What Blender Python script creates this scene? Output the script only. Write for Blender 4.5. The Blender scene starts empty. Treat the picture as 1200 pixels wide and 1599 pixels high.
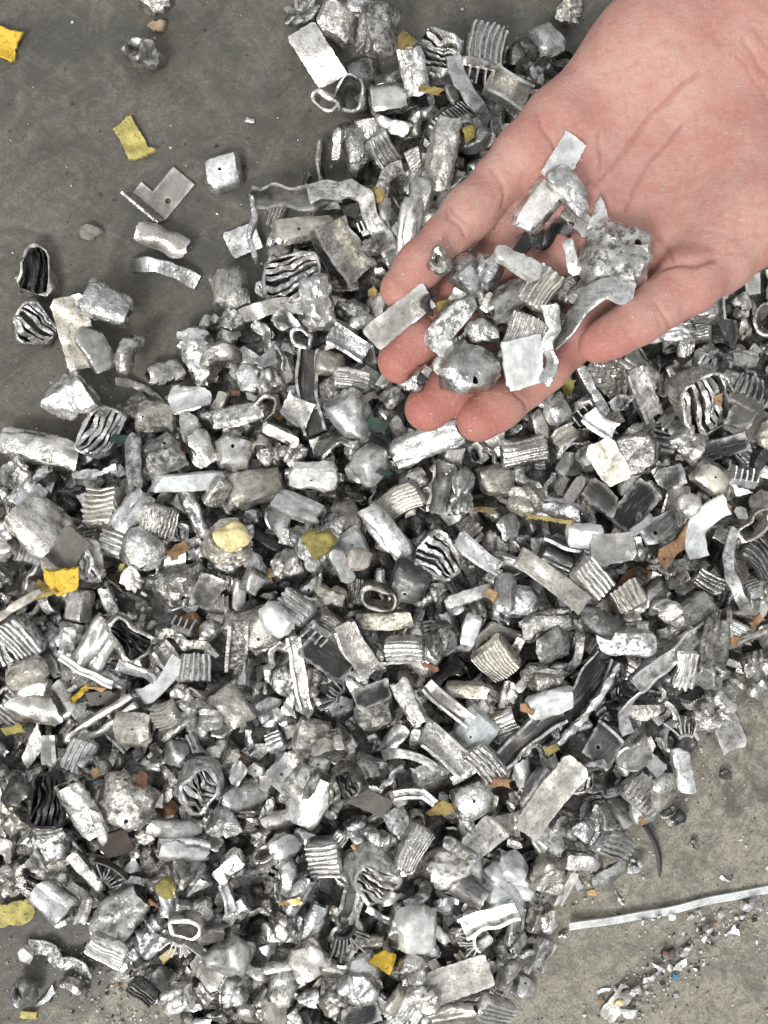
import bpy, math, random
import numpy as np
from mathutils import Matrix, Vector
from mathutils.geometry import delaunay_2d_cdt

# ------------------------------------------------------------------ camera, sky, sun, exposure
MM = 0.001
FPX, CAMZ = 1800.0, 500.0            # focal length in photo pixels, camera height in mm
CU, CV = 600.0, 799.5
sc = bpy.context.scene
cam = bpy.data.cameras.new('camera'); cam.sensor_fit = 'VERTICAL'; cam.sensor_height = 36.0
cam.lens = FPX / 1599.0 * 36.0; cam.clip_start = 0.01; cam.clip_end = 100.0
cam_ob = bpy.data.objects.new('camera', cam); sc.collection.objects.link(cam_ob)
cam_ob.location = (0, 0, CAMZ * MM); cam_ob.rotation_euler = (0, 0, 0)
sc.camera = cam_ob
CLOUD = 0.60                          # overhead cloud luminance
SUN_EL, SUN_AZ = math.radians(52), math.radians(-152)     # azimuth clockwise from +y (top of the photo)
world = bpy.data.worlds.new('World'); sc.world = world; world.use_nodes = True
wt = world.node_tree; wt.nodes.clear()
sky = wt.nodes.new('ShaderNodeTexSky'); sky.sky_type = 'NISHITA'; sky.sun_disc = False
sky.sun_elevation = SUN_EL; sky.sun_rotation = SUN_AZ; sky.dust_density = 3.0; sky.air_density = 1.0
hs = wt.nodes.new('ShaderNodeHueSaturation'); hs.inputs['Saturation'].default_value = 0.16   # thin overcast
bg = wt.nodes.new('ShaderNodeBackground'); bg.inputs['Strength'].default_value = 0.05
wo = wt.nodes.new('ShaderNodeOutputWorld')
wt.links.new(sky.outputs[0], hs.inputs['Color']); wt.links.new(hs.outputs[0], bg.inputs[0]); 
# the even cloud cover: CIE overcast luminance, three times brighter overhead than at the horizon
wc = wt.nodes.new('ShaderNodeTexCoord'); wx = wt.nodes.new('ShaderNodeSeparateXYZ'); wm = wt.nodes.new('ShaderNodeMapRange')
wm.inputs['From Min'].default_value = 0.0; wm.inputs['From Max'].default_value = 1.0; wm.inputs['To Min'].default_value = CLOUD / 3; wm.inputs['To Max'].default_value = CLOUD
wb = wt.nodes.new('ShaderNodeBackground'); wb.inputs['Color'].default_value = (0.975, 0.99, 1.0, 1); wa = wt.nodes.new('ShaderNodeAddShader')
wt.links.new(wc.outputs['Generated'], wx.inputs[0]); wt.links.new(wx.outputs['Z'], wm.inputs['Value']); wt.links.new(wm.outputs[0], wb.inputs['Strength'])
wt.links.new(bg.outputs[0], wa.inputs[0]); wt.links.new(wb.outputs[0], wa.inputs[1]); wt.links.new(wa.outputs[0], wo.inputs[0])
sun = bpy.data.lights.new('sun', 'SUN'); sun.energy = 1.5; sun.angle = math.radians(16); sun.color = (1.0, 0.97, 0.93)
sun_ob = bpy.data.objects.new('sun', sun); sc.collection.objects.link(sun_ob)
sd = Vector((math.sin(SUN_AZ) * math.cos(SUN_EL), math.cos(SUN_AZ) * math.cos(SUN_EL), math.sin(SUN_EL)))
sun_ob.rotation_euler = sd.to_track_quat('Z', 'Y').to_euler()
sc.view_settings.view_transform = 'Standard'; sc.view_settings.look = 'None'
sc.view_settings.exposure = 0.50; sc.view_settings.gamma = 1.0
sc.render.engine = 'CYCLES'
sc.cycles.use_denoising = True; sc.cycles.max_bounces = 6
try: sc.cycles.denoiser = 'OPENIMAGEDENOISE'
except Exception: pass

rng = np.random.default_rng(7)
def P(u, v, z=0.0):
    s = (CAMZ - z) / FPX
    return (u - CU) * s, (CV - v) * s
def to_px(x, y, z):
    s = FPX / (CAMZ - z)
    return x * s + CU, CV - y * s

# ------------------------------------------------------------------ materials
MATS = {}
def nodes_of(name):
    m = bpy.data.materials.new(name); m.use_nodes = True
    t = m.node_tree; t.nodes.clear()
    out = t.nodes.new('ShaderNodeOutputMaterial'); b = t.nodes.new('ShaderNodeBsdfPrincipled')
    t.links.new(b.outputs[0], out.inputs[0]); MATS[name] = m
    return m, t, b
def nd(t, kind, **kw):
    n = t.nodes.new(kind)
    for k, v in kw.items():
        if hasattr(n, k) and k not in n.inputs: setattr(n, k, v)
        else: n.inputs[k].default_value = v
    return n
def ramp(t, src, p0, c0, p1, c1, extra=()):
    r = t.nodes.new('ShaderNodeValToRGB'); e = r.color_ramp.elements
    e[0].position, e[0].color = p0, (*c0, 1); e[1].position, e[1].color = p1, (*c1, 1)
    for p, c in extra:
        q = e.new(p); q.color = (*c, 1)
    t.links.new(src, r.inputs[0]); return r.outputs[0]
def g3(a): return (a, a, a)
def mix(t, f, a, b, mode='MIX'):
    m = t.nodes.new('ShaderNodeMix'); m.data_type = 'RGBA'; m.blend_type = mode
    for sock, val in ((m.inputs[0], f), (m.inputs[6], a), (m.inputs[7], b)):
        if hasattr(val, 'links'): t.links.new(val, sock)
        elif isinstance(val, tuple): sock.default_value = (*val, 1)
        else: sock.default_value = val
    return m.outputs[2]
def mcoord(t, per_object=True):
    tc = t.nodes.new('ShaderNodeTexCoord'); mp = nd(t, 'ShaderNodeMapping'); mp.inputs['Scale'].default_value = (1000,) * 3
    t.links.new(tc.outputs['Object'], mp.inputs['Vector'])
    if not per_object: return mp.outputs[0], None
    oi = t.nodes.new('ShaderNodeObjectInfo'); mu = nd(t, 'ShaderNodeMath', operation='MULTIPLY'); mu.inputs[1].default_value = 731.0
    t.links.new(oi.outputs['Random'], mu.inputs[0]); ad = nd(t, 'ShaderNodeVectorMath', operation='ADD')
    t.links.new(mp.outputs[0], ad.inputs[0]); t.links.new(mu.outputs[0], ad.inputs[1])
    return ad.outputs[0], oi.outputs['Random']
def noise(t, co, scale, detail=3.0, rough=0.55, kind='FBM', dist=0.0):
    n = t.nodes.new('ShaderNodeTexNoise'); n.noise_type = kind
    n.inputs['Scale'].default_value = scale; n.inputs['Detail'].default_value = detail
    n.inputs['Roughness'].default_value = rough; n.inputs['Distortion'].default_value = dist
    t.links.new(co, n.inputs['Vector']); return n.outputs[0]
def mathn(t, op, a, b):
    m = nd(t, 'ShaderNodeMath', operation=op)
    for i, v in ((0, a), (1, b)):
        if hasattr(v, 'links'): t.links.new(v, m.inputs[i])
        else: m.inputs[i].default_value = v
    return m.outputs[0]

def metal(name, base, metallic, r0, r1, bump, dirt, crumple=True, speck=0.0):
    m, t, b = nodes_of(name)
    co, rnd = mcoord(t)
    big = noise(t, co, 0.16, 4.0, 0.65)
    lo = tuple(c * (0.5 if crumple else 0.66) for c in base); hi = tuple(min(0.95, c * 1.1) for c in base)
    col = mix(t, ramp(t, big, 0.38, g3(0), 0.60, g3(1)), lo, hi)
    col = mix(t, 1.0, col, ramp(t, rnd, 0.0, g3(0.88 if name == 'glossy_white' else 0.58), 1.0, g3(1.0)), 'MULTIPLY')
    tint = nd(t, 'ShaderNodeMath', operation='FRACT'); mu = mathn(t, 'MULTIPLY', rnd, 17.3); t.links.new(mu, tint.inputs[0])
    col = mix(t, 1.0, col, ramp(t, tint.outputs[0], 0.0, (1.0, 0.965, 0.895), 1.0, (0.975, 0.985, 0.985)), 'MULTIPLY')
    r3 = nd(t, 'ShaderNodeMath', operation='FRACT'); t.links.new(mathn(t, 'MULTIPLY', rnd, 41.7), r3.inputs[0]); r4 = nd(t, 'ShaderNodeMath', operation='FRACT'); t.links.new(mathn(t, 'MULTIPLY', rnd, 93.1), r4.inputs[0]); r3, r4 = r3.outputs[0], r4.outputs[0]
    grime = noise(t, co, 0.42, 6.0, 0.72)
    gm = mathn(t, 'MULTIPLY', ramp(t, mathn(t, 'ADD', grime, mathn(t, 'MULTIPLY', r3, 0.05)), 0.535, g3(0), 0.62, g3(dirt)), mathn(t, 'ADD', mathn(t, 'MULTIPLY', r3, 1.0), 0.35))
    col = mix(t, gm, col, (0.045, 0.042, 0.038))
    if not crumple:                           # directional scratches on rolled sheet
        mp = nd(t, 'ShaderNodeMapping'); mp.inputs['Scale'].default_value = (0.10, 1.6, 0.3); mp.inputs['Rotation'].default_value = (0, 0, 0.5); t.links.new(co, mp.inputs['Vector'])
        sx = noise(t, mp.outputs[0], 0.9, 3.0, 0.6); col = mix(t, mathn(t, 'MULTIPLY', ramp(t, sx, 0.57, g3(0), 0.66, g3(0.22 if name[-2:] in ('_K', '_D') else 0.5)), r3), col, (0.75, 0.745, 0.73)); col = mix(t, mathn(t, 'MULTIPLY', ramp(t, sx, 0.34, g3(0.55), 0.43, g3(0)), r4), col, (0.12, 0.118, 0.11))
    if speck:
        sp = noise(t, co, 0.9, 3.0, 0.6); col = mix(t, mathn(t, 'MULTIPLY', ramp(t, sp, 0.60, g3(0), 0.645, g3(speck)), r4), col, (0.04, 0.038, 0.035))
    geo = t.nodes.new('ShaderNodeNewGeometry'); wear = mathn(t, 'MULTIPLY', ramp(t, geo.outputs['Pointiness'], 0.535, g3(0), 0.615, g3(0.72)), ramp(t, noise(t, co, 0.35, 4.0, 0.6), 0.38, g3(0.15), 0.55, g3(1)))
    if name[-2:] not in ('_K', '_D') or not crumple: col = mix(t, wear, col, (0.90, 0.895, 0.88))
    t.links.new(col, b.inputs['Base Color'])
    mt = ramp(t, gm, 0.0, g3(metallic), 1.0, g3(metallic * 0.25)); t.links.new(mt, b.inputs['Metallic'])
    ro = noise(t, co, 0.5, 3.0); t.links.new(mathn(t, 'ADD', ramp(t, ro, 0.3, g3(r0), 0.7, g3(r1)), mathn(t, 'MULTIPLY', r3, 0.14)), b.inputs['Roughness'])
    if crumple:
        vo = t.nodes.new('ShaderNodeTexVoronoi'); vo.inputs['Scale'].default_value = 0.27; wv = noise(t, co, 0.5, 3.0)
        va = nd(t, 'ShaderNodeVectorMath', operation='ADD'); t.links.new(co, va.inputs[0]); t.links.new(mathn(t, 'MULTIPLY', wv, 2.2), va.inputs[1]); t.links.new(va.outputs[0], vo.inputs['Vector'])
        h1 = noise(t, co, 0.26, 4.0, 0.6, 'RIDGED_MULTIFRACTAL', 0.8); h2 = noise(t, co, 1.0, 4.0, 0.65)
        h = mathn(t, 'ADD', mathn(t, 'ADD', mathn(t, 'MULTIPLY', h1, 0.5), mathn(t, 'MULTIPLY', h2, 0.32)), mathn(t, 'MULTIPLY', vo.outputs['Distance'], -0.30))
    else:
        h1 = noise(t, co, 0.22, 3.0, 0.6); h2 = noise(t, co, 1.4, 4.0, 0.65)
        h = mathn(t, 'ADD', h1, mathn(t, 'MULTIPLY', h2, 0.35))
    bp = nd(t, 'ShaderNodeBump'); t.links.new(ramp(t, r4, 0.0, g3(bump * .45), 1.0, g3(bump)), bp.inputs['Strength']); bp.inputs['Distance'].default_value = 0.0017
    t.links.new(h, bp.inputs['Height']); t.links.new(bp.outputs[0], b.inputs['Normal'])
    return m
TONES = {'W': ((0.93, 0.925, 0.90), 0.82), 'S': ((0.88, 0.875, 0.85), 0.97), 'G': ((0.58, 0.575, 0.555), 0.85),
         'D': ((0.19, 0.188, 0.182), 0.65), 'K': ((0.02, 0.02, 0.021), 0.1), 'B': ((0.68, 0.65, 0.585), 0.6)}
for k, (c, mt) in TONES.items():
    d = {'W': 0.5, 'S': 0.7, 'G': 0.7, 'D': 0.6, 'K': 0.2, 'B': 0.45}[k]
    metal('crumpled_' + k, c, min(.97, mt * 1.3), 0.13, 0.32, 0.85, d, True, 0.5)
    metal('sheet_' + k, c, mt, 0.16, 0.36, 0.34, d * 0.8, False, 0.75 if k in 'WB' else 0.4)
metal('bright_edge', (0.85, 0.85, 0.84), 0.95, 0.25, 0.4, 0.6, 0.3)
metal('glossy_white', (0.83, 0.86, 0.88), 0.4, 0.16, 0.32, 0.12, 0.12, False, 0.3)
metal('brass', (0.62, 0.42, 0.12), 0.9, 0.2, 0.4, 0.4, 0.3)
def matte(name, col, var=0.25, bump=0.4, rough=0.7, dark=(0.05, 0.04, 0.03), dirt=0.5):
    m, t, b = nodes_of(name); co, rnd = mcoord(t)
    c = mix(t, ramp(t, noise(t, co, 0.2, 4), 0.3, g3(0), 0.7, g3(1)), tuple(x * (1 - var) for x in col), tuple(min(1, x * (1 + var)) for x in col))
    c = mix(t, ramp(t, noise(t, co, 0.45, 5, 0.7), 0.54, g3(0), 0.68, g3(dirt)), c, dark)
    t.links.new(c, b.inputs['Base Color']); b.inputs['Roughness'].default_value = rough
    bp = nd(t, 'ShaderNodeBump'); bp.inputs['Strength'].default_value = bump; bp.inputs['Distance'].default_value = 0.0012
    t.links.new(noise(t, co, 0.5, 5), bp.inputs['Height']); t.links.new(bp.outputs[0], b.inputs['Normal'])
matte('yellow', (0.66, 0.44, 0.045), 0.2, 0.7, dirt=0.75); matte('pale_yellow', (0.43, 0.37, 0.115), 0.3, 0.8, dirt=0.75); matte('gold_paint', (0.33, 0.25, 0.085), 0.4, 0.9, dirt=0.85)
matte('cream', (0.74, 0.64, 0.33), 0.15); matte('orange', (0.29, 0.17, 0.09), 0.45, 0.9, dirt=0.8); matte('tan', (0.46, 0.30, 0.15), 0.4, 0.8); matte('rust', (0.24, 0.11, 0.065), 0.4, 0.8)
matte('green', (0.018, 0.045, 0.036)); matte('brown', (0.15, 0.135, 0.12)); matte('red', (0.36, 0.02, 0.03)); matte('blue', (0.04, 0.20, 0.36))
matte('olive', (0.26, 0.22, 0.06), 0.4, 0.9); matte('pebble', (0.21, 0.20, 0.18)); matte('tan_stone', (0.33, 0.24, 0.16), 0.35, 0.9)
matte('pink_white', (0.72, 0.62, 0.64), 0.1, 0.2); matte('black_rubber', (0.012, 0.012, 0.013), 0.3, 0.3, 0.45, dirt=0.1)
matte('dark_brown', (0.045, 0.032, 0.027), 0.3, 0.3)

def floor_material():
    m, t, b = nodes_of('stained_floor'); co, _ = mcoord(t, False)
    big = noise(t, co, 0.007, 5, 0.6, dist=0.6); mid = noise(t, co, 0.028, 7, 0.68, dist=1.6); fine = noise(t, co, 0.9, 4, 0.6)
    c = mix(t, ramp(t, big, 0.40, g3(0), 0.60, g3(1)), (0.068, 0.065, 0.058), (0.142, 0.133, 0.114))
    c = mix(t, ramp(t, mid, 0.44, g3(0), 0.60, g3(0.85)), c, (0.172, 0.161, 0.139))
    br = noise(t, co, 0.012, 5, 0.65, dist=1.0); c = mix(t, ramp(t, br, 0.52, g3(0), 0.64, g3(0.55)), c, (0.135, 0.105, 0.073))
    # paler floor past the white strip: aluminium dust plus brighter light painted in
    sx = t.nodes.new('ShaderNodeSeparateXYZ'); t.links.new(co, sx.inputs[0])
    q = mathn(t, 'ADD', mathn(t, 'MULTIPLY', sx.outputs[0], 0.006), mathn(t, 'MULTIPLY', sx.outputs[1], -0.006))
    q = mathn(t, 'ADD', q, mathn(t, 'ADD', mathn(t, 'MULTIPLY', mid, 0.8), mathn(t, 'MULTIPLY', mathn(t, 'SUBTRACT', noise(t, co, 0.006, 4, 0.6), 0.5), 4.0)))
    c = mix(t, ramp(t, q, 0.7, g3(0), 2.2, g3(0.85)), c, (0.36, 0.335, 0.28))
    # dark oily smears, scuffs and scratches
    sm = noise(t, co, 0.02, 5, 0.7, dist=2.5); c = mix(t, ramp(t, sm, 0.53, g3(0), 0.64, g3(0.6)), c, (0.05, 0.047, 0.042))
    for rot, sc_ in ((0.6, 0.05), (-0.5, 0.04)):
        mp = nd(t, 'ShaderNodeMapping'); mp.vector_type = 'TEXTURE'; mp.inputs['Rotation'].default_value = (0, 0, rot); mp.inputs['Scale'].default_value = (4.5, 0.6, 1)
        t.links.new(co, mp.inputs['Vector']); s = noise(t, mp.outputs[0], sc_ * 4, 4, 0.6, dist=0.7)
        c = mix(t, ramp(t, s, 0.56, g3(0), 0.68, g3(0.38)), c, (0.185, 0.175, 0.152))
    for rot, k_ in ((0.9, 0.36), (2.35, 0.32)):
        mp = nd(t, 'ShaderNodeMapping'); mp.vector_type = 'TEXTURE'; mp.inputs['Rotation'].default_value = (0, 0, rot); mp.inputs['Scale'].default_value = (3.2, 0.7, 1); t.links.new(co, mp.inputs['Vector'])
        s = noise(t, mp.outputs[0], 0.05, 6, 0.7, dist=1.2); c = mix(t, ramp(t, s, 0.54, g3(0), 0.63, g3(k_)), c, (0.052, 0.050, 0.046))
    for k_, (sc_, dv) in enumerate(((0.028, 3.0), (0.07, 1.5))):
        wn = noise(t, co, sc_, 2, 0.5, dist=dv); ab = mathn(t, 'ABSOLUTE', mathn(t, 'SUBTRACT', wn, 0.5), 0); c = mix(t, ramp(t, ab, 0.0, g3(0.5), 0.012, g3(0)), c, (0.06, 0.058, 0.052))
    mo = noise(t, co, 0.10, 8, 0.72, dist=1.5); c = mix(t, ramp(t, mo, 0.44, g3(0.4), 0.54, g3(0)), c, (0.058, 0.054, 0.048))
    c = mix(t, ramp(t, fine, 0.35, g3(0.45), 0.6, g3(0)), c, (0.055, 0.05, 0.045))
    dots = noise(t, co, 0.33, 1, 0.3); c = mix(t, ramp(t, dots, 0.74, g3(0), 0.77, g3(0.8)), c, (0.03, 0.028, 0.025))
    c = mix(t, 1.0, c, (0.995, 1.0, 0.955), 'MULTIPLY')
    t.links.new(c, b.inputs['Base Color'])
    t.links.new(ramp(t, mid, 0.3, g3(0.48), 0.7, g3(0.75)), b.inputs['Roughness'])
    h = mathn(t, 'ADD', mathn(t, 'MULTIPLY', noise(t, co, 0.12, 6, 0.68, dist=1.0), 1.2), mathn(t, 'MULTIPLY', fine, 0.4))
    bp = nd(t, 'ShaderNodeBump'); bp.inputs['Strength'].default_value = 0.5; bp.inputs['Distance'].default_value = 0.0012
    t.links.new(h, bp.inputs['Height']); t.links.new(bp.outputs[0], b.inputs['Normal'])
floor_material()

def skin_material():
    m, t, b = nodes_of('skin'); co, _ = mcoord(t, False)
    at = nd(t, 'ShaderNodeAttribute', attribute_name='redness')
    mott = noise(t, co, 0.07, 4, 0.6); fine = noise(t, co, 0.35, 4, 0.65)
    c = mix(t, ramp(t, mott, 0.36, g3(0), 0.64, g3(1)), (0.475, 0.279, 0.230), (0.439, 0.207, 0.172))
    yl = noise(t, co, 0.045, 3, 0.5); c = mix(t, ramp(t, yl, 0.48, g3(0), 0.64, g3(0.55)), c, (0.491, 0.313, 0.253))
    c = mix(t, at.outputs['Fac'], c, (0.383, 0.113, 0.087))
    c = mix(t, ramp(t, fine, 0.47, g3(0), 0.66, g3(0.45)), c, (0.405, 0.163, 0.130))
    pale = noise(t, co, 0.8, 4, 0.7); c = mix(t, ramp(t, pale, 0.52, g3(0), 0.66, g3(0.35)), c, (0.551, 0.372, 0.318))
    cr = nd(t, 'ShaderNodeAttribute', attribute_name='crease'); c = mix(t, mathn(t, 'MULTIPLY', cr.outputs['Fac'], 0.34), c, (0.276, 0.090, 0.065))  # crease shade painted into the skin colour, on top of the relief
    du = noise(t, co, 0.42, 2, 0.4); c = mix(t, ramp(t, du, 0.725, g3(0), 0.76, g3(0.5)), c, (0.475, 0.400, 0.391))
    gy = noise(t, co, 0.06, 5, 0.7); c = mix(t, ramp(t, gy, 0.58, g3(0), 0.72, g3(0.14)), c, (0.253, 0.186, 0.170))
    t.links.new(c, b.inputs['Base Color'])
    b.inputs['Subsurface Weight'].default_value = 0.35; b.inputs['Subsurface Radius'].default_value = (1.0, 0.35, 0.2); b.inputs['Subsurface Scale'].default_value = 0.0022
    b.inputs['Roughness'].default_value = 0.48; b.inputs['Specular IOR Level'].default_value = 0.4
    vo = t.nodes.new('ShaderNodeTexVoronoi'); vo.feature = 'DISTANCE_TO_EDGE'; vo.inputs['Scale'].default_value = 0.95; t.links.new(co, vo.inputs['Vector'])
    mp = nd(t, 'ShaderNodeMapping'); mp.inputs['Rotation'].default_value = (0, 0, 0.75); mp.inputs['Scale'].default_value = (0.4, 1.5, 0.7); t.links.new(co, mp.inputs['Vector'])
    h = mathn(t, 'ADD', mathn(t, 'MULTIPLY', vo.outputs['Distance'], 0.5), mathn(t, 'MULTIPLY', noise(t, co, 0.5, 5, 0.7), 0.9))
    h = mathn(t, 'ADD', h, mathn(t, 'MULTIPLY', noise(t, mp.outputs[0], 0.8, 4, 0.6), 0.45))
    bp = nd(t, 'ShaderNodeBump'); bp.inputs['Strength'].default_value = 0.42; bp.inputs['Distance'].default_value = 0.0009
    t.links.new(h, bp.inputs['Height']); t.links.new(bp.outputs[0], b.inputs['Normal'])
skin_material()

# ------------------------------------------------------------------ mesh helpers (all in mm)
def waves(r, freq, n=7):
    k = r.normal(size=(n, 3)); k /= np.linalg.norm(k, axis=1)[:, None]; k *= (2 * math.pi * freq * r.uniform(0.6, 1.5, n))[:, None]
    ph = r.uniform(0, 6.28, n)
    return lambda v: np.sin(v @ k.T + ph).sum(1) / math.sqrt(n * 0.7)
def unit(r):
    a = r.normal(size=3); return a / np.linalg.norm(a)
_GB = {}
def grid_box(nx, ny, nz):
    key = (nx, ny, nz)
    if key in _GB: return _GB[key]
    idx, vs, fs = {}, [], []
    def vid(p):
        if p not in idx: idx[p] = len(vs); vs.append((2 * p[0] / nx - 1, 2 * p[1] / ny - 1, 2 * p[2] / nz - 1))
        return idx[p]
    for z, flip in ((0, True), (nz, False)):
        for i in range(nx):
            for j in range(ny):
                q = [vid((i, j, z)), vid((i + 1, j, z)), vid((i + 1, j + 1, z)), vid((i, j + 1, z))]; fs.append(q[::-1] if flip else q)
    for y, flip in ((0, False), (ny, True)):
        for i in range(nx):
            for k in range(nz):
                q = [vid((i, y, k)), vid((i + 1, y, k)), vid((i + 1, y, k + 1)), vid((i, y, k + 1))]; fs.append(q[::-1] if flip else q)
    for x, flip in ((0, True), (nx, False)):
        for j in range(ny):
            for k in range(nz):
                q = [vid((x, j, k)), vid((x, j + 1, k)), vid((x, j + 1, k + 1)), vid((x, j, k + 1))]; fs.append(q[::-1] if flip else q)
    _GB[key] = (np.array(vs), fs); return _GB[key]
def rbox(L, W, H, e=6.0, step=1.5, mn=4):
    p, f = grid_box(max(mn, int(L / step)), max(mn, int(W / step)), max(3, int(H / step)))
    q = p / (np.abs(p) ** e).sum(1)[:, None] ** (1 / e)
    return q * np.array([L / 2, W / 2, H / 2]), f
def resample(poly, step):
    poly = np.asarray(poly, float); nx = np.roll(poly, -1, 0); out = []
    for a, b in zip(poly, nx):
        n = max(1, int(round(np.linalg.norm(b - a) / step)))
        for i in range(n): out.append(a + (b - a) * i / n)
    return np.array(out)
def area(p): x, y = p[:, 0], p[:, 1]; return 0.5 * (x * np.roll(y, -1) - y * np.roll(x, -1)).sum()
def inside(pts, poly):
    x, y = pts[:, 0][:, None], pts[:, 1][:, None]; a, b = poly, np.roll(poly, -1, 0)
    c = ((a[:, 1] > y) != (b[:, 1] > y)) & (x < (b[:, 0] - a[:, 0]) * (y - a[:, 1]) / (b[:, 1] - a[:, 1] + 1e-12) + a[:, 0])
    return c.sum(1) % 2 == 1
def offset_in(poly, d):
    t = np.roll(poly, -3, 0) - np.roll(poly, 3, 0) + 1e-6 if len(poly) > 24 else np.roll(poly, -1, 0) - np.roll(poly, 1, 0); t /= np.linalg.norm(t, axis=1)[:, None] + 1e-9
    return poly + np.stack([-t[:, 1], t[:, 0]], 1) * d
def circle(cx, cy, r, n=14): a = np.arange(n) * 2 * math.pi / n; return np.stack([cx + r * np.cos(a), cy + r * np.sin(a)], 1)
def sheet(outline, holes, t, bevel=0.0, step=1.3, inner=2.0, r=None):
    o = resample(outline, step)
    if area(o) < 0: o = o[::-1]
    oi = offset_in(o, bevel) if bevel > 0 else o
    holes = [h if area(h) > 0 else h[::-1] for h in holes]
    mn, mx = o.min(0), o.max(0); gx, gy = np.meshgrid(np.arange(mn[0], mx[0], inner), np.arange(mn[1], mx[1], inner))
    g = np.stack([gx.ravel(), gy.ravel()], 1) + (r or rng).uniform(-0.3, 0.3, (gx.size, 2)) * inner
    keep = inside(g, offset_in(oi, inner * 0.45))
    for h in holes: keep &= ~inside(g, offset_in(h, -inner * 0.45))
    pts = [oi] + holes + [g[keep]]; loops, k = [], 0
    for q in pts[:-1]: loops.append(np.arange(k, k + len(q))); k += len(q)
    allp = np.concatenate(pts); ed = [(int(a), int(b)) for l in loops for a, b in zip(l, np.roll(l, -1))]
    vs, _, fs, ov, _, _ = delaunay_2d_cdt([Vector(p) for p in allp], ed, [], 0, 1e-5)
    xy = np.array([(v.x, v.y) for v in vs]); back = {}
    for i, l in enumerate(ov):
        for a in l: back[a] = i
    F = np.array([f for f in fs if len(f) == 3]); cen = xy[F].mean(1); ok = inside(cen, oi)
    for h in holes: ok &= ~inside(cen, h)
    F = F[ok]; n = len(xy)
    V = np.concatenate([np.c_[xy, np.full(n, t / 2)], np.c_[xy, np.full(n, -t / 2)]])
    top = [tuple(f) for f in F]; bot = [(c + n, b + n, a + n) for a, b, c in F.tolist()]
    faces = [tuple(int(i) for i in f) for f in top] + bot; nm = len(faces)
    l0 = [back[int(i)] for i in loops[0]]; m = len(l0)
    if bevel > 0:
        A = len(V); V = np.concatenate([V, np.c_[o, np.full(m, t / 2 - bevel)], np.c_[o, np.full(m, -t / 2 + bevel)]])
        rings = [l0, list(range(A, A + m)), list(range(A + m, A + 2 * m)), [i + n for i in l0]]
    else: rings = [l0, [i + n for i in l0]]
    for ra, rb in zip(rings, rings[1:]):
        for i in range(m): j = (i + 1) % m; faces.append((ra[j], ra[i], rb[i], rb[j]))
    for l in loops[1:]:
        h = [back[int(i)] for i in l]; mm = len(h)
        for i in range(mm): j = (i + 1) % mm; faces.append((h[i], h[j], h[j] + n, h[i] + n))
    return V, faces, [0] * nm + [1] * (len(faces) - nm)
def bend(v, ang, kappa):
    c, s = math.cos(ang), math.sin(ang); x = v[:, 0] * c + v[:, 1] * s; y = -v[:, 0] * s + v[:, 1] * c; z = v[:, 2]
    if abs(kappa) > 1e-5:
        R = 1 / kappa; a = x * kappa; x, z = (R - z) * np.sin(a), R - (R - z) * np.cos(a)
    return np.stack([x * c - y * s, x * s + y * c, z], 1)
def fold(v, ang, off, deg, soft=1.0):
    c, s = math.cos(ang), math.sin(ang); x = v[:, 0] * c + v[:, 1] * s - off; y = -v[:, 0] * s + v[:, 1] * c; z = v[:, 2]
    a = math.radians(deg) * np.clip(x / soft * 0.5 + 0.5, 0, 1); m = x > 0
    xx = np.where(m, x * np.cos(a) - z * np.sin(a), x); zz = np.where(m, x * np.sin(a) + z * np.cos(a), z); xx += off
    return np.stack([xx * c - y * s, xx * s + y * c, zz], 1)
def sweep(path, prof, up=(0, 0, 1), closed=False, scale=None, twist=0.0, caps=True):
    path = np.asarray(path, float); n = len(path); prof = np.asarray(prof, float); m = len(prof)
    T = (np.roll(path, -1, 0) - np.roll(path, 1, 0)) if closed else np.gradient(path, axis=0)
    T /= np.linalg.norm(T, axis=1)[:, None] + 1e-9
    u = np.array(up, float); V = []
    for i in range(n):
        b = u - T[i] * (u @ T[i]); b /= np.linalg.norm(b) + 1e-9; u = b if not closed else u
        s = np.cross(b, T[i]); a = twist * i / max(1, n - 1); ca, sa = math.cos(a), math.sin(a)
        k = 1.0 if scale is None else scale[i]
        V.append(path[i] + (prof[:, 0] * k)[:, None] * (s * ca + b * sa) + (prof[:, 1] * k)[:, None] * (b * ca - s * sa))
    V = np.concatenate(V); F = []
    for i in range(n if closed else n - 1):
        a, b = i * m, ((i + 1) % n) * m
        for j in range(m): k = (j + 1) % m; F.append((a + j, a + k, b + k, b + j))
    if caps and not closed: F.append(tuple(range(m))[::-1]); F.append(tuple(range((n - 1) * m, n * m)))
    return V, F
def rectp(w, h, b=0.0, n=1):
    w, h = w / 2, h / 2; b = min(b, w * 0.9, h * 0.9)
    if b <= 0: p = [(-w, -h), (w, -h), (w, h), (-w, h)]
    else: p = [(-w + b, -h), (w - b, -h), (w, -h + b), (w, h - b), (w - b, h), (-w + b, h), (-w, h - b), (-w, -h + b)]
    return resample(p, max(1.2, w / 4)) if n > 1 else np.array(p)
def smooth_path(pts, n):
    pts = np.asarray(pts, float); t = np.linspace(0, len(pts) - 1, n); out = np.stack([np.interp(t, range(len(pts)), pts[:, i]) for i in range(3)], 1)
    for _ in range(max(1, n // (len(pts) * 2))):
        out[1:-1] = (out[:-2] + out[1:-1] * 2 + out[2:]) / 4
    return out
def rough_rect(r, L, W, k=0.08, corner=0.12):
    c = corner * min(L, W); w, l = W / 2, L / 2
    p = np.array([(-l + c, -w), (l - c, -w), (l, -w + c), (l, w - c), (l - c, w), (-l + c, w), (-l, w - c), (-l, -w + c)])
    return p + r.uniform(-k, k, p.shape) * min(L, W)
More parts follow.
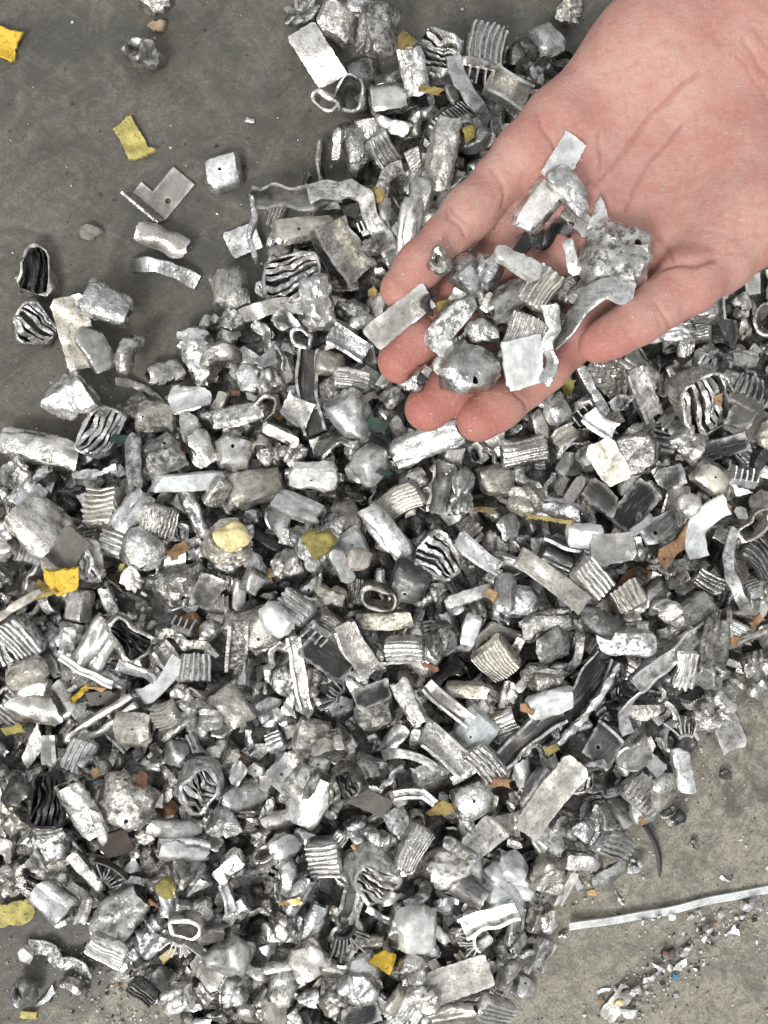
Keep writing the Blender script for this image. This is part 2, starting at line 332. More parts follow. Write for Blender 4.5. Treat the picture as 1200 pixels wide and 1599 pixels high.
def rough_poly(r, L, W, n=None):
    n = n or r.integers(4, 8); a = np.sort(r.uniform(0, 1, n) * 0.75 + np.arange(n)) * 2 * math.pi / n
    rad = r.uniform(0.72, 1.08, n); return np.stack([np.cos(a) * rad * L / 2, np.sin(a) * rad * W / 2], 1)
def jag(r, o, amp):
    o = resample(o, 1.2); return o + r.normal(size=o.shape) * amp

# ------------------------------------------------------------------ scrap builders: each returns [(part name, verts, faces, face materials, [material names])]
def crumple(r, v, size, lump=0.1, cuts=5, folds=3, crinkle=0.35, depth=0.14):
    n1 = waves(r, 0.9 / size); v = v * (1 + lump * n1(v))[:, None]
    for _ in range(cuts):
        n = unit(r); n[2] *= 0.8; n /= np.linalg.norm(n); s = v @ n; c = s.max() * r.uniform(0.62, 0.9); v = v - n * (np.maximum(0, s - c) * 0.9)[:, None]
    w = waves(r, 1.1 / size)
    for _ in range(folds):
        n = unit(r); s = v @ n - r.uniform(-0.3, 0.3) * size * 0.5 + w(v) * size * 0.05
        d = v / (np.linalg.norm(v, axis=1)[:, None] + 1e-6); v = v - d * (size * depth * r.uniform(0.4, 1.0) * np.exp(-(s / (size * r.uniform(0.02, 0.055) + 0.45)) ** 2))[:, None]
    if crinkle:
        d = v / (np.linalg.norm(v, axis=1)[:, None] + 1e-6); v = v + d * (crinkle * (0.6 - np.abs(waves(r, 0.16)(v))) + crinkle * 0.5 * waves(r, 0.3)(v))[:, None]
    return v
def b_nug(r, L, W, T, x):
    H = min(W, L) * r.uniform(0.6, 0.85); v, f = rbox(L, W, H, r.uniform(2.8, 6.5), 0.95 if L > 9 else 1.3); S = (L + W) / 2
    v = crumple(r, v, S, 0.05, 0, 0, 0)
    for _ in range(12):                       # pressed flat faces
        n = unit(r); s = v @ n; c = s.max() * r.uniform(0.6, 0.92); v = v - n * (np.maximum(0, s - c) * 0.95)[:, None]
    d = v / (np.linalg.norm(v, axis=1)[:, None] + 1e-6)
    if r.random() < 0.6:                      # a patch of parallel squeezed folds
        n = unit(r); n[2] *= .4; n /= np.linalg.norm(n); w = waves(r, .8 / S); mk = np.clip(waves(r, .45 / S)(v + 3) * 1.6 + .5, 0, 1)
        g = (0.5 + 0.5 * np.cos((v @ n + w(v) * S * .07) * 2 * math.pi / r.uniform(2.6, 3.8))) ** 2; v = v - d * (g * mk * r.uniform(.8, 1.5) * min(1, S / 17))[:, None]
    v = crumple(r, v, S, 0, 0, 3, 0.16, 0.11); return [('body', v, f, None, ['crumpled_' + T])]
def b_egg(r, L, W, T, x):
    v, f = rbox(L, W, min(L, W) * 0.75, 3.0, 1.4); v = crumple(r, v, (L + W) / 2, 0.07, 5, 1, 0.2, 0.07); return [('body', v, f, None, ['sheet_' + T])]
def b_hol(r, L, W, T, x):                    # crushed bead with a deep hollow
    a = np.linspace(0, 2 * math.pi, 33)[:-1]; path = np.stack([np.cos(a) * L * 0.31, np.sin(a) * W * 0.25, np.cos(2 * a) * W * .06], 1)
    v, f = sweep(path, rectp(min(L, W) * 0.36, min(L, W) * 0.75, min(L, W) * 0.14, 2), closed=True, scale=1 + .38 * np.sin(a + r.uniform(0, 6)) + .12 * np.sin(3 * a))
    k = np.hypot(v[:, 0] / L, v[:, 1] / W); v = crumple(r, v, L, 0.10, 9, 2, 0.35, 0.08); return [('body', v, f, None, ['crumpled_' + T])]
def b_blk(r, L, W, T, x, nh=None, H=None, cuts=2, top=None):   # cast block with drilled holes
    H = H or min(L, W) * r.uniform(0.35, 0.55); o = rough_rect(r, L, W, 0.10, 0.2)
    nh = int(r.random() < .25) if nh is None else nh; hs = [circle(r.uniform(-.28, .28) * L, r.uniform(-.22, .22) * W, max(0.5, min(L, W) * r.uniform(.035, .065)), 10) * [1, r.uniform(.75, 1.2)] for _ in range(nh)]
    if nh == 2 and np.linalg.norm(hs[0].mean(0) - hs[1].mean(0)) < 3: hs = hs[:1]
    v, f, m = sheet(jag(r, o, 0.05), hs, H, min(1.7, H * 0.3), 1.2, 1.6, r); rim = np.clip(np.maximum(np.abs(v[:, 0]) / L, np.abs(v[:, 1]) / W) * 2 - .55, 0, .45) / .45; w9 = waves(r, .12); w8 = waves(r, .5); v = v + np.stack([w9(v) + .4 * w8(v), w9(v + 6) + .4 * w8(v + 3), w9(v - 7) * 1.3 + .5 * w8(v - 2)], 1) * (rim * .26)[:, None]
    n = waves(r, 0.7 / L); v[:, 2] += n(v) * H * 0.1 * (v[:, 2] > 0); n2 = waves(r, 0.22); v += np.stack([n2(v + 9), n2(v - 7), n2(v)], 1) * 0.09; v[:, 2] -= H * .26 * ((np.abs(v[:, 0]) * 2 / L) ** 3 + (np.abs(v[:, 1]) * 2 / W) ** 3) * (v[:, 2] > 0)
    for _ in range(cuts):
        q = unit(r); q[2] = abs(q[2]); q /= np.linalg.norm(q); s = v @ q; v = v - q * (np.maximum(0, s - s.max() * r.uniform(0.75, 0.95)) * 0.9)[:, None]
    return [('body', v, f, m, [(top + T) if top else 'sheet_' + T if r.random() < 0.55 else 'crumpled_' + T, 'crumpled_' + ('S' if T in 'WS' else T)])]
def b_chunk(r, L, W, T, x): return b_blk(r, L, W, T, x, 1, min(L, W) * .5, 0, 'sheet_')
def b_lumpblk(r, L, W, T, x):             # thick battered block: pressed nugget body with a drilled pit
    p = b_blk(r, L, W, T, x, 1, min(L, W) * .62, 1, 'crumpled_'); n, v, f, m, ms = p[0]; w = waves(r, .16); g = waves(r, .3); v = v + np.stack([w(v), w(v + 5), w(v - 6) + g(v)], 1) * .38; return [(n, v, f, m, ms)]
def b_hole1(r, L, W, T, x): return b_blk(r, L, W, T, x, 1)
def b_plate(r, L, W, T, x, t=None, mats=None, bendk=None, nh=None, rect=0.6):
    o = rough_rect(r, L, W, 0.09, 0.1) if r.random() < rect else rough_poly(r, L * 1.1, W * 1.1); nh = (r.random() < 0.15) * 1 if nh is None else nh
    hs = [circle(r.uniform(-.25, .25) * L, r.uniform(-.15, .15) * W, max(0.6, min(L, W) * 0.06), 10) for _ in range(nh)]
    v, f, m = sheet(jag(r, o, 0.14), hs, t or r.uniform(0.9, 1.9), 0.0, 1.2, 1.8, r); k = r.normal() * 0.035 if bendk is None else bendk
    v = bend(v, r.uniform(0, 3.14), k)
    if r.random() < 0.3 and bendk is None: v = fold(v, r.uniform(-0.5, 0.5) + (r.random() < .5) * 3.14, L * r.uniform(0.2, 0.36), r.uniform(30, 95), 1.5)
    n = waves(r, 0.09); v[:, 2] += n(v) * 0.4
    return [('body', v, f, m, mats or ['sheet_' + T, 'bright_edge' if T in 'DKG' else 'crumpled_' + T])]
def b_flat(r, L, W, T, x): return b_plate(r, L, W, T, x, 1.3, None, r.normal() * 0.006, None, 1.0)
def b_shard(r, L, W, T, x):
    o = rough_poly(r, L * 1.1, W * 1.15, r.integers(3, 6)); v, f, m = sheet(jag(r, o, 0.22), [], r.uniform(0.6, 1.2), 0, 1.2, 1.6, r)
    v = bend(v, r.uniform(0, 3.14), r.choice([-1, 1]) * r.uniform(0.03, 0.13)); n = waves(r, 0.14); v[:, 2] += n(v) * 0.5
    return [('body', v, f, m, ['sheet_' + T, 'bright_edge'])]
def b_curl(r, L, W, T, x):                   # thin plate rolled over like a shell
    v, f, m = sheet(jag(r, rough_rect(r, L, W * 1.5, 0.1, 0.2), 0.2), [], 1.0, 0, 1.2, 1.5, r); v = bend(v, 1.57 + r.normal() * 0.2, r.uniform(1.6, 2.6) / W * r.choice([-1, 1]))
    n = waves(r, 0.1); v += np.stack([n(v), n(v + 4), n(v - 6)], 1) * 0.4; return [('body', v, f, m, ['sheet_' + T, 'crumpled_' + T])]
def strip_part(r, path, w, t, mats, up=(0, 0, 1), twist=0.0, rough=0.25):
    v, f = sweep(path, rectp(w, t, t * 0.25, 2), up, twist=twist); n = waves(r, 0.12); v = v + np.stack([n(v), n(v + 5), n(v - 8)], 1) * rough
    return [('body', v, f, None, mats)]
def b_strip(r, L, W, T, x):
    c = r.uniform(-1, 1) * 0.22 * L; zc = r.uniform(0, 0.3) * L; t = np.linspace(-1, 1, max(10, int(L / 1.6)))
    path = np.stack([t * L / 2, c * t * t, zc * t * t * r.choice([-1, 1]) + r.uniform(-.1, .1) * L * np.sin(3 * t)], 1)
    return strip_part(r, path, W, r.uniform(0.9, 1.8), ['sheet_' + T if r.random() < 0.5 else 'crumpled_' + T], twist=r.normal() * 0.7)
def b_bar(r, L, W, T, x):                    # straight solid bar, softly rounded
    v, f = rbox(L, W, W * r.uniform(0.55, 0.8), 5, 1.4); v = bend(crumple(r, v, (L + W) / 2, 0.03, 3, 2, 0.22, 0.05), 0, r.normal() * 0.008)
    return [('body', v, f, None, ['sheet_' + T if r.random() < .6 else 'crumpled_' + T])]
def b_worm(r, L, W, T, x):                   # thick rolled lump bent like a hook
    a = np.linspace(0, r.uniform(2.2, 3.9), 26); R = L * 0.30; path = np.stack([np.cos(a) * R * 1.15, np.sin(a) * R, np.sin(a * 1.3) * W * 0.15], 1); path -= path.mean(0)
    s = 1 - 0.35 * np.abs(np.linspace(-1, 1, 26)) ** 3; s[[0, -1]] *= 0.6; b = np.linspace(0, 2 * math.pi, 15)[:-1]; rr = W * 0.27
    v, f = sweep(path, np.stack([np.cos(b) * rr, np.sin(b) * rr], 1), scale=s); v = crumple(r, v, L * 0.7, 0.05, 2, 2, 0.4, 0.06); return [('body', v, f, None, ['crumpled_' + T])]
def b_jhook(r, L, W, T, x):
    path = smooth_path([(-L * .5, W * .1, 0), (-L * .1, W * .12, 1), (L * .25, W * .35, 0), (L * .48, W * .05, 0), (L * .36, -W * .32, 1), (L * .15, -W * .1, 2)], 30)
    b = np.linspace(0, 2 * math.pi, 11)[:-1]; v, f = sweep(path, np.stack([np.cos(b) * 1.7, np.sin(b) * 2.4], 1)); v = crumple(r, v, L * 0.6, 0.04, 1, 1, 0.35, 0.03); return [('body', v, f, None, ['crumpled_' + T])]
def b_tube(r, L, W, T, x, H=None):
    n = 30; a = np.arange(n) * 2 * math.pi / n; e = 0.75; cx, sy = np.cos(a), np.sin(a)
    path = np.stack([np.sign(cx) * np.abs(cx) ** e * L * .46, np.sign(sy) * np.abs(sy) ** e * W * .44, 0 * a], 1) * (1 + 0.06 * np.sin(2 * a + r.uniform(0, 6)) + .04 * np.sin(5 * a + 1))[:, None]
    v, f = sweep(path, rectp(r.uniform(1.3, 1.9), H or min(L, W) * r.uniform(0.6, 0.9), 0.4, 2), closed=True); n2 = waves(r, 0.11); v += np.stack([n2(v), n2(v + 5), n2(v - 8)], 1) * 0.5
    v[:, 2] += v[:, 0] * r.normal() * 0.15; return [('body', v, f, None, ['crumpled_' + T])]
def b_chan(r, L, W, T, x, prof='U', bk=None):
    h, t = W * 0.5, 1.2; w = W / 2
    p = {'U': [(-w, h), (-w, 0), (w, 0), (w, h), (w - t, h), (w - t, t), (-w + t, t), (-w + t, h)], 'L': [(-w, h), (-w, 0), (w, 0), (w, t), (-w + t, t), (-w + t, h)],
         'I': [(-w, h), (-w, 0), (w, 0), (w, h), (w - t, h), (w - t, t), (t / 2, t), (t / 2, h * .9), (-t / 2, h * .9), (-t / 2, t), (-w + t, t), (-w + t, h)]}[prof]
    k = r.normal() * 0.005 if bk is None else bk; u = np.linspace(-L / 2, L / 2, max(8, int(L / 2)))
    path = np.stack([u, k * u * u, 0 * u + np.sin(u * 0.3) * 0.3], 1); v, f = sweep(path, resample(p, 2.0)); n = waves(r, 0.08); v += np.stack([n(v), n(v + 5), n(v - 8)], 1) * 0.4
    return [('body', v, f, None, ['sheet_' + T if T in 'DKG' else 'crumpled_' + T])]
def b_rib(r, L, W, T, x, n=None, fine=False):   # block with parallel ribs; ribs run along the local y axis
    n = n or int(np.clip(round(L / (1.6 if fine else 2.5)), 4, 11)); H = min(L, W) * r.uniform(0.35, 0.55); amp = 0.7 if fine else 1.15
    v, f = rbox(L, W, H, 6, 1.6); dome = r.uniform(0.1, 0.5) / L; curv = r.normal() * 0.012; wv = waves(r, 0.05); nz = waves(r, 0.2)
    def dfm(q):
        q = q.copy(); q[:, 2] -= dome * q[:, 0] ** 2; q[:, 0] += curv * q[:, 1] ** 2; d = np.stack([wv(q), wv(q + 11), wv(q - 13)], 1) * 0.5 + np.stack([nz(q), nz(q + 3), nz(q - 4)], 1) * 0.12; return q + d
    m = 'sheet_' + T if r.random() < 0.6 else 'crumpled_' + T; out = [('body', dfm(v), f, None, ['crumpled_' + T])]; p = L * 0.92 / n
    for i in range(n):
        xx = -L * 0.46 + p * (i + 0.5); yy = np.linspace(-W * 0.47, W * 0.47, 9) * (1 - 0.1 * abs(xx / L * 2) ** 3) * r.uniform(0.92, 1.02)
        pa = np.stack([0 * yy + xx, yy, 0 * yy + H / 2 - 0.1], 1); rv, rf = sweep(pa, rectp(p * (0.5 if fine else 0.56), amp * 2, p * 0.18)); out.append(('rib', dfm(rv), rf, None, [m]))
    return out
def b_fine(r, L, W, T, x): return b_rib(r, L, W, T, x, fine=True)
def b_lay(r, L, W, T, x, nf=None, Ti=None):     # crushed profile seen end-on: a shell with wavy fins and deep slots between
    H = min(L, W) * r.uniform(0.5, 0.65); n = 36; a = np.arange(n) * 2 * math.pi / n; cx, sy = np.cos(a), np.sin(a); e = 0.55
    path = np.stack([np.sign(cx) * np.abs(cx) ** e * L * .47, np.sign(sy) * np.abs(sy) ** e * W * .46, 0 * a], 1)
    wv = waves(r, 0.75 / L); wz = waves(r, 0.14); w3 = waves(r, 0.26); tl = r.normal(size=2) * 0.16; pin = r.uniform(-0.35, 0.35); cut = [(unit(r), r.uniform(.6, .85)) for _ in range(4)]; am = r.uniform(0.9, 1.9); big = math.hypot(L, W) / 2
    def dfm(q):
        q = q + np.stack([wv(q) * am * .7, wv(q * 1.4 + 3) * am, wz(q) * 0.9 + q[:, 0] * tl[0] + q[:, 1] * tl[1] - 0.02 * q[:, 0] ** 2 * (10 / L)], 1); q[:, 1] *= 1 - pin * q[:, 0] / L * 2
        for n, c in cut: s_ = q @ n; q = q - n * (np.maximum(0, s_ - big * c) * .85)[:, None]
        return q + np.stack([w3(q), w3(q + 4), w3(q - 5)], 1) * .22
    v, f = sweep(path, rectp(1.5, H, 0.45, 2), closed=True); out = [('shell', dfm(v), f, None, ['crumpled_' + T])]
    bv, bf = rbox(L * .9, W * .9, H * 0.35, 6, 2); bv[:, 2] -= H * 0.3; out.append(('core', dfm(bv), bf, None, ['sheet_K']))  # black core paints in the shade deep between the fins
    nf = nf or int(np.clip(round(W / 3.1), 3, 6)); ph = r.uniform(0, 6)
    for i in range(nf):
        y = -W * .42 + W * .84 * (i + 0.5 + r.uniform(-.27, .27)) / nf; hw = L * .45 * (1 - 0.25 * abs(2 * y / W) ** 3); xx = np.linspace(-hw, hw, 16)
        pa = np.stack([xx, y + np.sin(xx * 5.5 / L + ph) * W * 0.05 + np.sin(xx * 14 / L + i) * 0.25, 0 * xx], 1)
        fv, ff = sweep(pa, rectp(r.uniform(0.8, 1.1) if Ti else r.uniform(1.0, 2.3), H * r.uniform(0.72, 1.0), 0.3)); out.append(('fin', dfm(fv), ff, None, ['crumpled_' + (Ti or T)]))
    return out
def b_layk(r, L, W, T, x): return b_lay(r, L, W, T, x, 3, 'K')
def b_crush(r, L, W, T, x):                  # thin-walled profile crushed flat: long folds, open dark ends
    n, m = 40, max(8, int(L / 1.7)); a = np.arange(n) * 2 * math.pi / n; X = np.linspace(-L / 2, L / 2, m); t = r.uniform(.9, 1.4); k = r.integers(3, 6)
    ca = r.uniform(0, 6.28, k); dp = r.uniform(.15, .5, k); wd = r.uniform(.16, .34, k); ph = r.uniform(0, 6, k); fl = r.uniform(.5, .75); V = []; w1 = waves(r, .5 / L)
    for inner in (0, 1):
        for i, xx in enumerate(X):
            rho = np.ones(n); u = xx / L
            for q in range(k): d = (a - ca[q] - .35 * math.sin(u * 4 + ph[q]) + math.pi) % (2 * math.pi) - math.pi; rho -= dp[q] * (.65 + .35 * math.sin(u * 5 + ph[q] * 2)) * np.exp(-(d / wd[q]) ** 2)
            e = 1 - .18 * abs(2 * u) ** 4; Y = np.sign(np.cos(a)) * np.abs(np.cos(a)) ** .8 * rho * W / 2 * e; Z = np.sin(a) * rho * W / 2 * fl * e
            if inner: rr = np.hypot(Y, Z) + 1e-6; s_ = np.clip((rr - t) / rr, .05, 1); Y, Z = Y * s_, Z * s_
            V.append(np.stack([np.full(n, xx) + np.sin(a * 3 + ph[0]) * .5 * (1 if i in (0, m - 1) else 0), Y, Z], 1))
    V = np.concatenate(V); F = []; N = n * m
    for i in range(m - 1):
        for j in range(n): j2 = (j + 1) % n; p, q, p2, q2 = i * n + j, (i + 1) * n + j, i * n + j2, (i + 1) * n + j2; F.append((p, p2, q2, q)[::-1]); F.append((p + N, p2 + N, q2 + N, q + N))
    for j in range(n): j2 = (j + 1) % n; F.append((j, j2, j2 + N, j + N)); e = (m - 1) * n; F.append((e + j, e + j + N, e + j2 + N, e + j2))
    d = np.stack([w1(V), w1(V + 5), w1(V - 9)], 1) * W * .05; w2 = waves(r, .2); V = bend(V + d + np.stack([w2(V), w2(V + 3), w2(V - 3)], 1) * .25, 0, r.normal() * .012)
    return [('body', V, F, None, ['crumpled_' + T if r.random() < .6 else 'sheet_' + T])]
def b_fan(r, L, W, T, x):                    # broken radial fins on a curved root
    n = r.integers(6, 9); t0 = r.uniform(1.3, 2.1); a = np.linspace(-t0 / 2, t0 / 2, 22) + 1.57; R = W * 0.3; c = np.array([0, -W * 0.45, 0]); out = []
    pa = np.stack([np.cos(a) * R * 1.1, np.sin(a) * R, 0 * a], 1) + c; v, f = sweep(pa, rectp(1.6, 4.2, 0.4)); out.append(('root', v, f, None, ['crumpled_' + T]))
    for i in range(n):
        b = 1.57 + t0 * 0.92 * ((i + 0.5 + r.uniform(-.3, .3)) / n - 0.5); u = np.linspace(R, W * r.uniform(0.6, 0.98), 7); w = np.sin(u * 0.4 + i) * 0.6
        pa = np.stack([np.cos(b) * u * L / W + w, np.sin(b) * u, 0.25 * (u - R) * 0.6], 1) + c; v, f = sweep(pa, rectp(0.75, 3.4, 0.2)); out.append(('fin', v, f, None, ['sheet_' + T]))
    if r.random() < 0.3:
        a = np.linspace(-t0 / 3, t0 / 3, 22) + 1.57; pa = np.stack([np.cos(a) * L * .93, np.sin(a) * W * .93, 0 * a + 1.5], 1) + c; v, f = sweep(pa, rectp(1.0, 3.6, 0.3)); out.append(('rim', v, f, None, ['crumpled_' + T]))
    return out
def b_comb(r, L, W, T, x):
    out = []; v, f = rbox(L, W * 0.4, 3, 6, 1.5); v[:, 1] -= W * 0.28; out.append(('root', crumple(r, v, L, .03, 2, 1, .2, .03), f, None, ['sheet_' + T])); n = int(np.clip(L / 2.6, 4, 8))
    for i in range(n):
        xx = -L * .44 + L * .88 * i / (n - 1); u = np.linspace(-W * .15, W * r.uniform(.35, .5), 6); pa = np.stack([xx + 0.03 * u * u * r.normal(), u, 0 * u + 0.6], 1); v, f = sweep(pa, rectp(0.9, 3.4, .2)); out.append(('fin', v, f, None, ['sheet_' + T]))
    return out
def b_brk(r, L, W, T, x):                    # L-shaped bracket with an upturned flange and a hole
    o = np.array([(-.62, -.5), (.55, -.5), (.55, .12), (-.05, .12), (-.05, .45), (-.3, .45), (-.62, .55)]) * [L, W]
    v, f, m = sheet(o, [circle(.0 * L, -.28 * W, 1.3, 14)], 1.1, 0, 1.2, 1.5, r); v = fold(v, math.pi, L * 0.3, 62, 1.0); return [('body', v, f, m, ['sheet_' + T, 'crumpled_' + T])]
def b_tag(r, L, W, T, x):                    # thin painted bracket with two holes
    o = np.array([(-.5, -.42), (-.1, -.3), (.3, -.5), (.5, -.2), (.46, .42), (.1, .2), (-.35, .5), (-.5, .2)]) * [L, W]
    v, f, m = sheet(o, [circle(.38 * L, .05 * W, 1.0, 12), circle(-.4 * L, .02 * W, .8, 12)], 1.0, 0, 1.2, 2, r); v = bend(v, 0, 0.01); return [('body', v, f, m, [T, T])]
def b_chip(r, L, W, T, x):                   # coloured flake
    o = rough_poly(r, L * 1.08, W * 1.08, r.integers(4, 7))
    if r.random() < .6: o = resample(rough_rect(r, L, W, .14, .06), min(L, W) * .34); o = o * r.uniform(.84, 1.12, (len(o), 1))   # torn, notched edge
    v, f, m = sheet(jag(r, o, .2), [], max(0.8, min(L, W) * 0.11), 0, 1.0, 1.2, r); v = bend(v, r.uniform(0, 3), r.normal() * 0.05); n = waves(r, 0.13); v[:, 2] += n(v) * 0.5
    return [('body', v, f, m, [T, T])]
def b_lump(r, L, W, T, x):
    v, f = rbox(L, W, min(L, W) * 0.55, 3.2, 1.0); v = crumple(r, v, (L + W) / 2, 0.14, 6, 2, 0.2, 0.1); return [('body', v, f, None, [T])]
def b_zig(r, L, W, T, x):
    v, f, m = sheet(rough_rect(r, L, W, .04, .04), [], 1.0, 0, 1.0, 0.9, r); s = v[:, 0] + np.abs((v[:, 1] / W * 2) % 1 - .5) * L * .3; v[:, 2] += np.abs((s / 3.2) % 1 - .5) * 3.0; return [('body', v, f, m, ['sheet_' + T, 'bright_edge'])]
def b_trough(r, L, W, T, x):                 # long shallow trough, dark inside, one torn bright rim
    u = np.linspace(-L / 2, L / 2, 26); w, h, t = W / 2, W * .42, 1.2; p = resample([(-w, h * .7), (-w * .7, 0), (w * .6, 0), (w, h), (w - t, h), (w * .55, t), (-w * .65, t), (-w + t, h * .7)], 2.0)
    v, f = sweep(np.stack([u, 0.0045 * u * u, 0 * u], 1), p, scale=1 - 0.25 * np.abs(u / L * 2) ** 2); n = waves(r, 0.1); v += np.stack([n(v), n(v + 5), n(v - 8)], 1) * .5
    out = [('trough', v, f, None, ['sheet_' + T])]; pa = np.stack([u, 0.0045 * u * u - w * .95, 0 * u + h + np.sin(u) * .4], 1); b = np.linspace(0, 6.283, 9)[:-1]
    rv, rf = sweep(pa, np.stack([np.cos(b) * 1.9, np.sin(b) * 1.7], 1), scale=1 - .5 * np.abs(u / L * 2) ** 3); out.append(('torn_rim', crumple(r, rv, 40, 0, 0, 0, .7), rf, None, ['crumpled_W'])); return out
def b_frame(r, L, W, T, x):                  # big bent frame: flanged bar, a curved leg and a thin leg
    a = smooth_path([(-L * .46, W * .30, 5), (-L * .30, W * .36, 3), (-L * .1, W * .33, 3), (L * .14, W * .42, 4)], 26); out = []
    v, f = sweep(a, resample([(-4, 0), (4, 0), (4, 5), (2.8, 5), (2.8, 1.2), (-4, 1.2)], 2)); n = waves(r, .09); out.append(('bar', v + np.stack([n(v), n(v + 3), n(v - 5)], 1) * .6, f, None, ['sheet_D', 'sheet_D']))
    a = smooth_path([(-L * .05, W * .36, 7), (L * .2, W * .46, 8), (L * .33, W * .38, 7), (L * .36, W * .1, 5), (L * .46, -W * .18, 4), (L * .5, -W * .36, 3)], 34); v, f = sweep(a, rectp(7.5, 1.6, .4, 2), twist=.7); out.append(('curved_leg', v + np.stack([n(v), n(v + 3), n(v - 5)], 1) * .5, f, None, ['sheet_G']))
    a = smooth_path([(-L * .46, W * .33, 6), (-L * .43, W * .05, 5), (-L * .47, -W * .2, 4), (-L * .42, -W * .5, 3)], 26); v, f = sweep(a, rectp(2.0, 5, .5, 2)); out.append(('thin_leg', v + np.stack([n(v), n(v + 3), n(v - 5)], 1) * .5, f, None, ['crumpled_S'])); return out
def b_ground_strip(r, L, W, T, x):
    u = np.linspace(-L / 2, L / 2, 60); w = W / 2; p = [(-w, 0), (w, 0), (w, 1.1), (w * .5, 1.2), (-w * .45, 1.7), (-w * .5, .9), (-w, .9)]
    v, f = sweep(np.stack([u, 0.00035 * u * u + np.sin(u * .11) * .15, 0 * u], 1), p); n = waves(r, .03); v[:, 1] += n(v) * .35; return [('body', v, f, None, [T])]
def b_wire(r, L, W, T, x):
    u = np.linspace(-1, 1, 30); b = np.linspace(0, 6.283, 8)[:-1]; v, f = sweep(np.stack([u * L / 2, W * .5 * (1 - u * u), 0 * u], 1), np.stack([np.cos(b) * 1.2, np.sin(b) * .9], 1), scale=1 - .8 * np.clip(u, 0, 1) ** 3); return [('body', v, f, None, [T])]
def b_ribbon(r, L, W, T, x):                 # broad bright ribbon twisting over itself
    pa = smooth_path([(L * .5, W * .2, 5), (L * .2, W * .35, 8), (-L * .1, W * .1, 5), (-L * .25, -W * .3, 2), (-L * .45, -W * .55, 1)], 30); return strip_part(r, pa, W * .38, 1.0, ['sheet_' + T], twist=1.0, rough=.3)
def b_crook(r, L, W, T, x):                  # wavy narrow strip on edge
    pa = smooth_path([(-L * .5, 0, 0), (-L * .2, W * .3, 0), (0, -W * .1, 1), (L * .25, W * .25, 1), (L * .5, -W * .1, 0)], 26); return strip_part(r, pa, W * .55, 1.3, ['crumpled_' + T], twist=.9, rough=.4)
def b_vee(r, L, W, T, x):                    # narrow bar folded into a long V
    pa = smooth_path([(L * .5, W * .45, 2), (0, W * .2, 2), (-L * .42, 0, 1), (-L * .5, -W * .15, 1), (-L * .4, -W * .35, 1), (0, -W * .3, 2), (L * .5, W * .1, 3)], 40); return strip_part(r, pa, 3.0, 3.2, ['sheet_' + T], rough=.35)
def b_gold(r, L, W, T, x):                   # nugget with a coloured patch of old paint or foam lodged in it
    a = b_nug(r, L, W, 'G', x); v, f = rbox(L * .55, W * .55, min(L, W) * .3, 3, 1.1); v = crumple(r, v, L * .5, .15, 5, 2, .3); v[:, 2] += a[0][1][:, 2].max() * .85; return a + [('patch', v, f, None, [T])]
B = {k[2:]: f for k, f in list(globals().items()) if k.startswith('b_')}
KIND = {  # builder: (object name, category, noun phrase)
 'nug': ('crumpled_nugget', 'nugget', 'crumpled nugget'), 'egg': ('smooth_nugget', 'nugget', 'smooth rounded nugget'), 'hol': ('hollow_nugget', 'nugget', 'hollow nugget'),
 'blk': ('cast_block', 'block', 'cast block'), 'hole1': ('drilled_block', 'block', 'drilled block'), 'lumpblk': ('battered_block', 'block', 'battered drilled block'), 'chunk': ('drilled_block', 'block', 'square drilled block'), 'plate': ('metal_plate', 'plate', 'bent plate'), 'flat': ('flat_plate', 'plate', 'flat plate'),
 'shard': ('metal_shard', 'shard', 'thin curved shard'), 'curl': ('curled_sheet', 'sheet', 'rolled sheet'), 'strip': ('metal_strip', 'strip', 'curved strip'), 'bar': ('metal_bar', 'bar', 'stubby bar'),
 'worm': ('hooked_lump', 'lump', 'hooked lump'), 'jhook': ('hooked_rod', 'rod', 'hook-ended rod'), 'tube': ('tube_ring', 'tube', 'squashed tube ring'), 'chan': ('channel_piece', 'channel', 'channel piece'),
 'rib': ('ribbed_block', 'block', 'ribbed block'), 'fine': ('finely_ribbed_block', 'block', 'finely ribbed block'), 'lay': ('finned_block', 'block', 'wavy finned block'), 'fan': ('fin_fan', 'fin', 'fan of broken fins'),
 'layk': ('black_slotted_block', 'block', 'block with black slots'), 'crush': ('crushed_profile', 'profile', 'crushed profile'),
 'comb': ('fin_comb', 'fin', 'comb of short fins'), 'brk': ('bracket', 'bracket', 'bracket'), 'tag': ('holed_bracket', 'bracket', 'bracket'), 'chip': ('chip', 'chip', 'chip'), 'lump': ('lump', 'lump', 'lump'),
 'zig': ('zigzag_plate', 'plate', 'zigzag grooved plate'), 'trough': ('trough', 'trough', 'trough'), 'frame': ('bent_frame', 'frame', 'bent frame'), 'ground_strip': ('long_strip', 'strip', 'long strip'),
 'wire': ('rubber_strand', 'strand', 'strand'), 'ribbon': ('twisted_ribbon', 'strip', 'twisted ribbon'), 'crook': ('wavy_strip', 'strip', 'wavy strip'), 'vee': ('folded_bar', 'bar', 'bar folded into a V'), 'gold': ('painted_nugget', 'nugget', 'nugget')}
TONE_WORD = {'W': 'pale silver', 'S': 'silver', 'G': 'grey', 'D': 'dark grey', 'K': 'black', 'B': 'beige grey'}

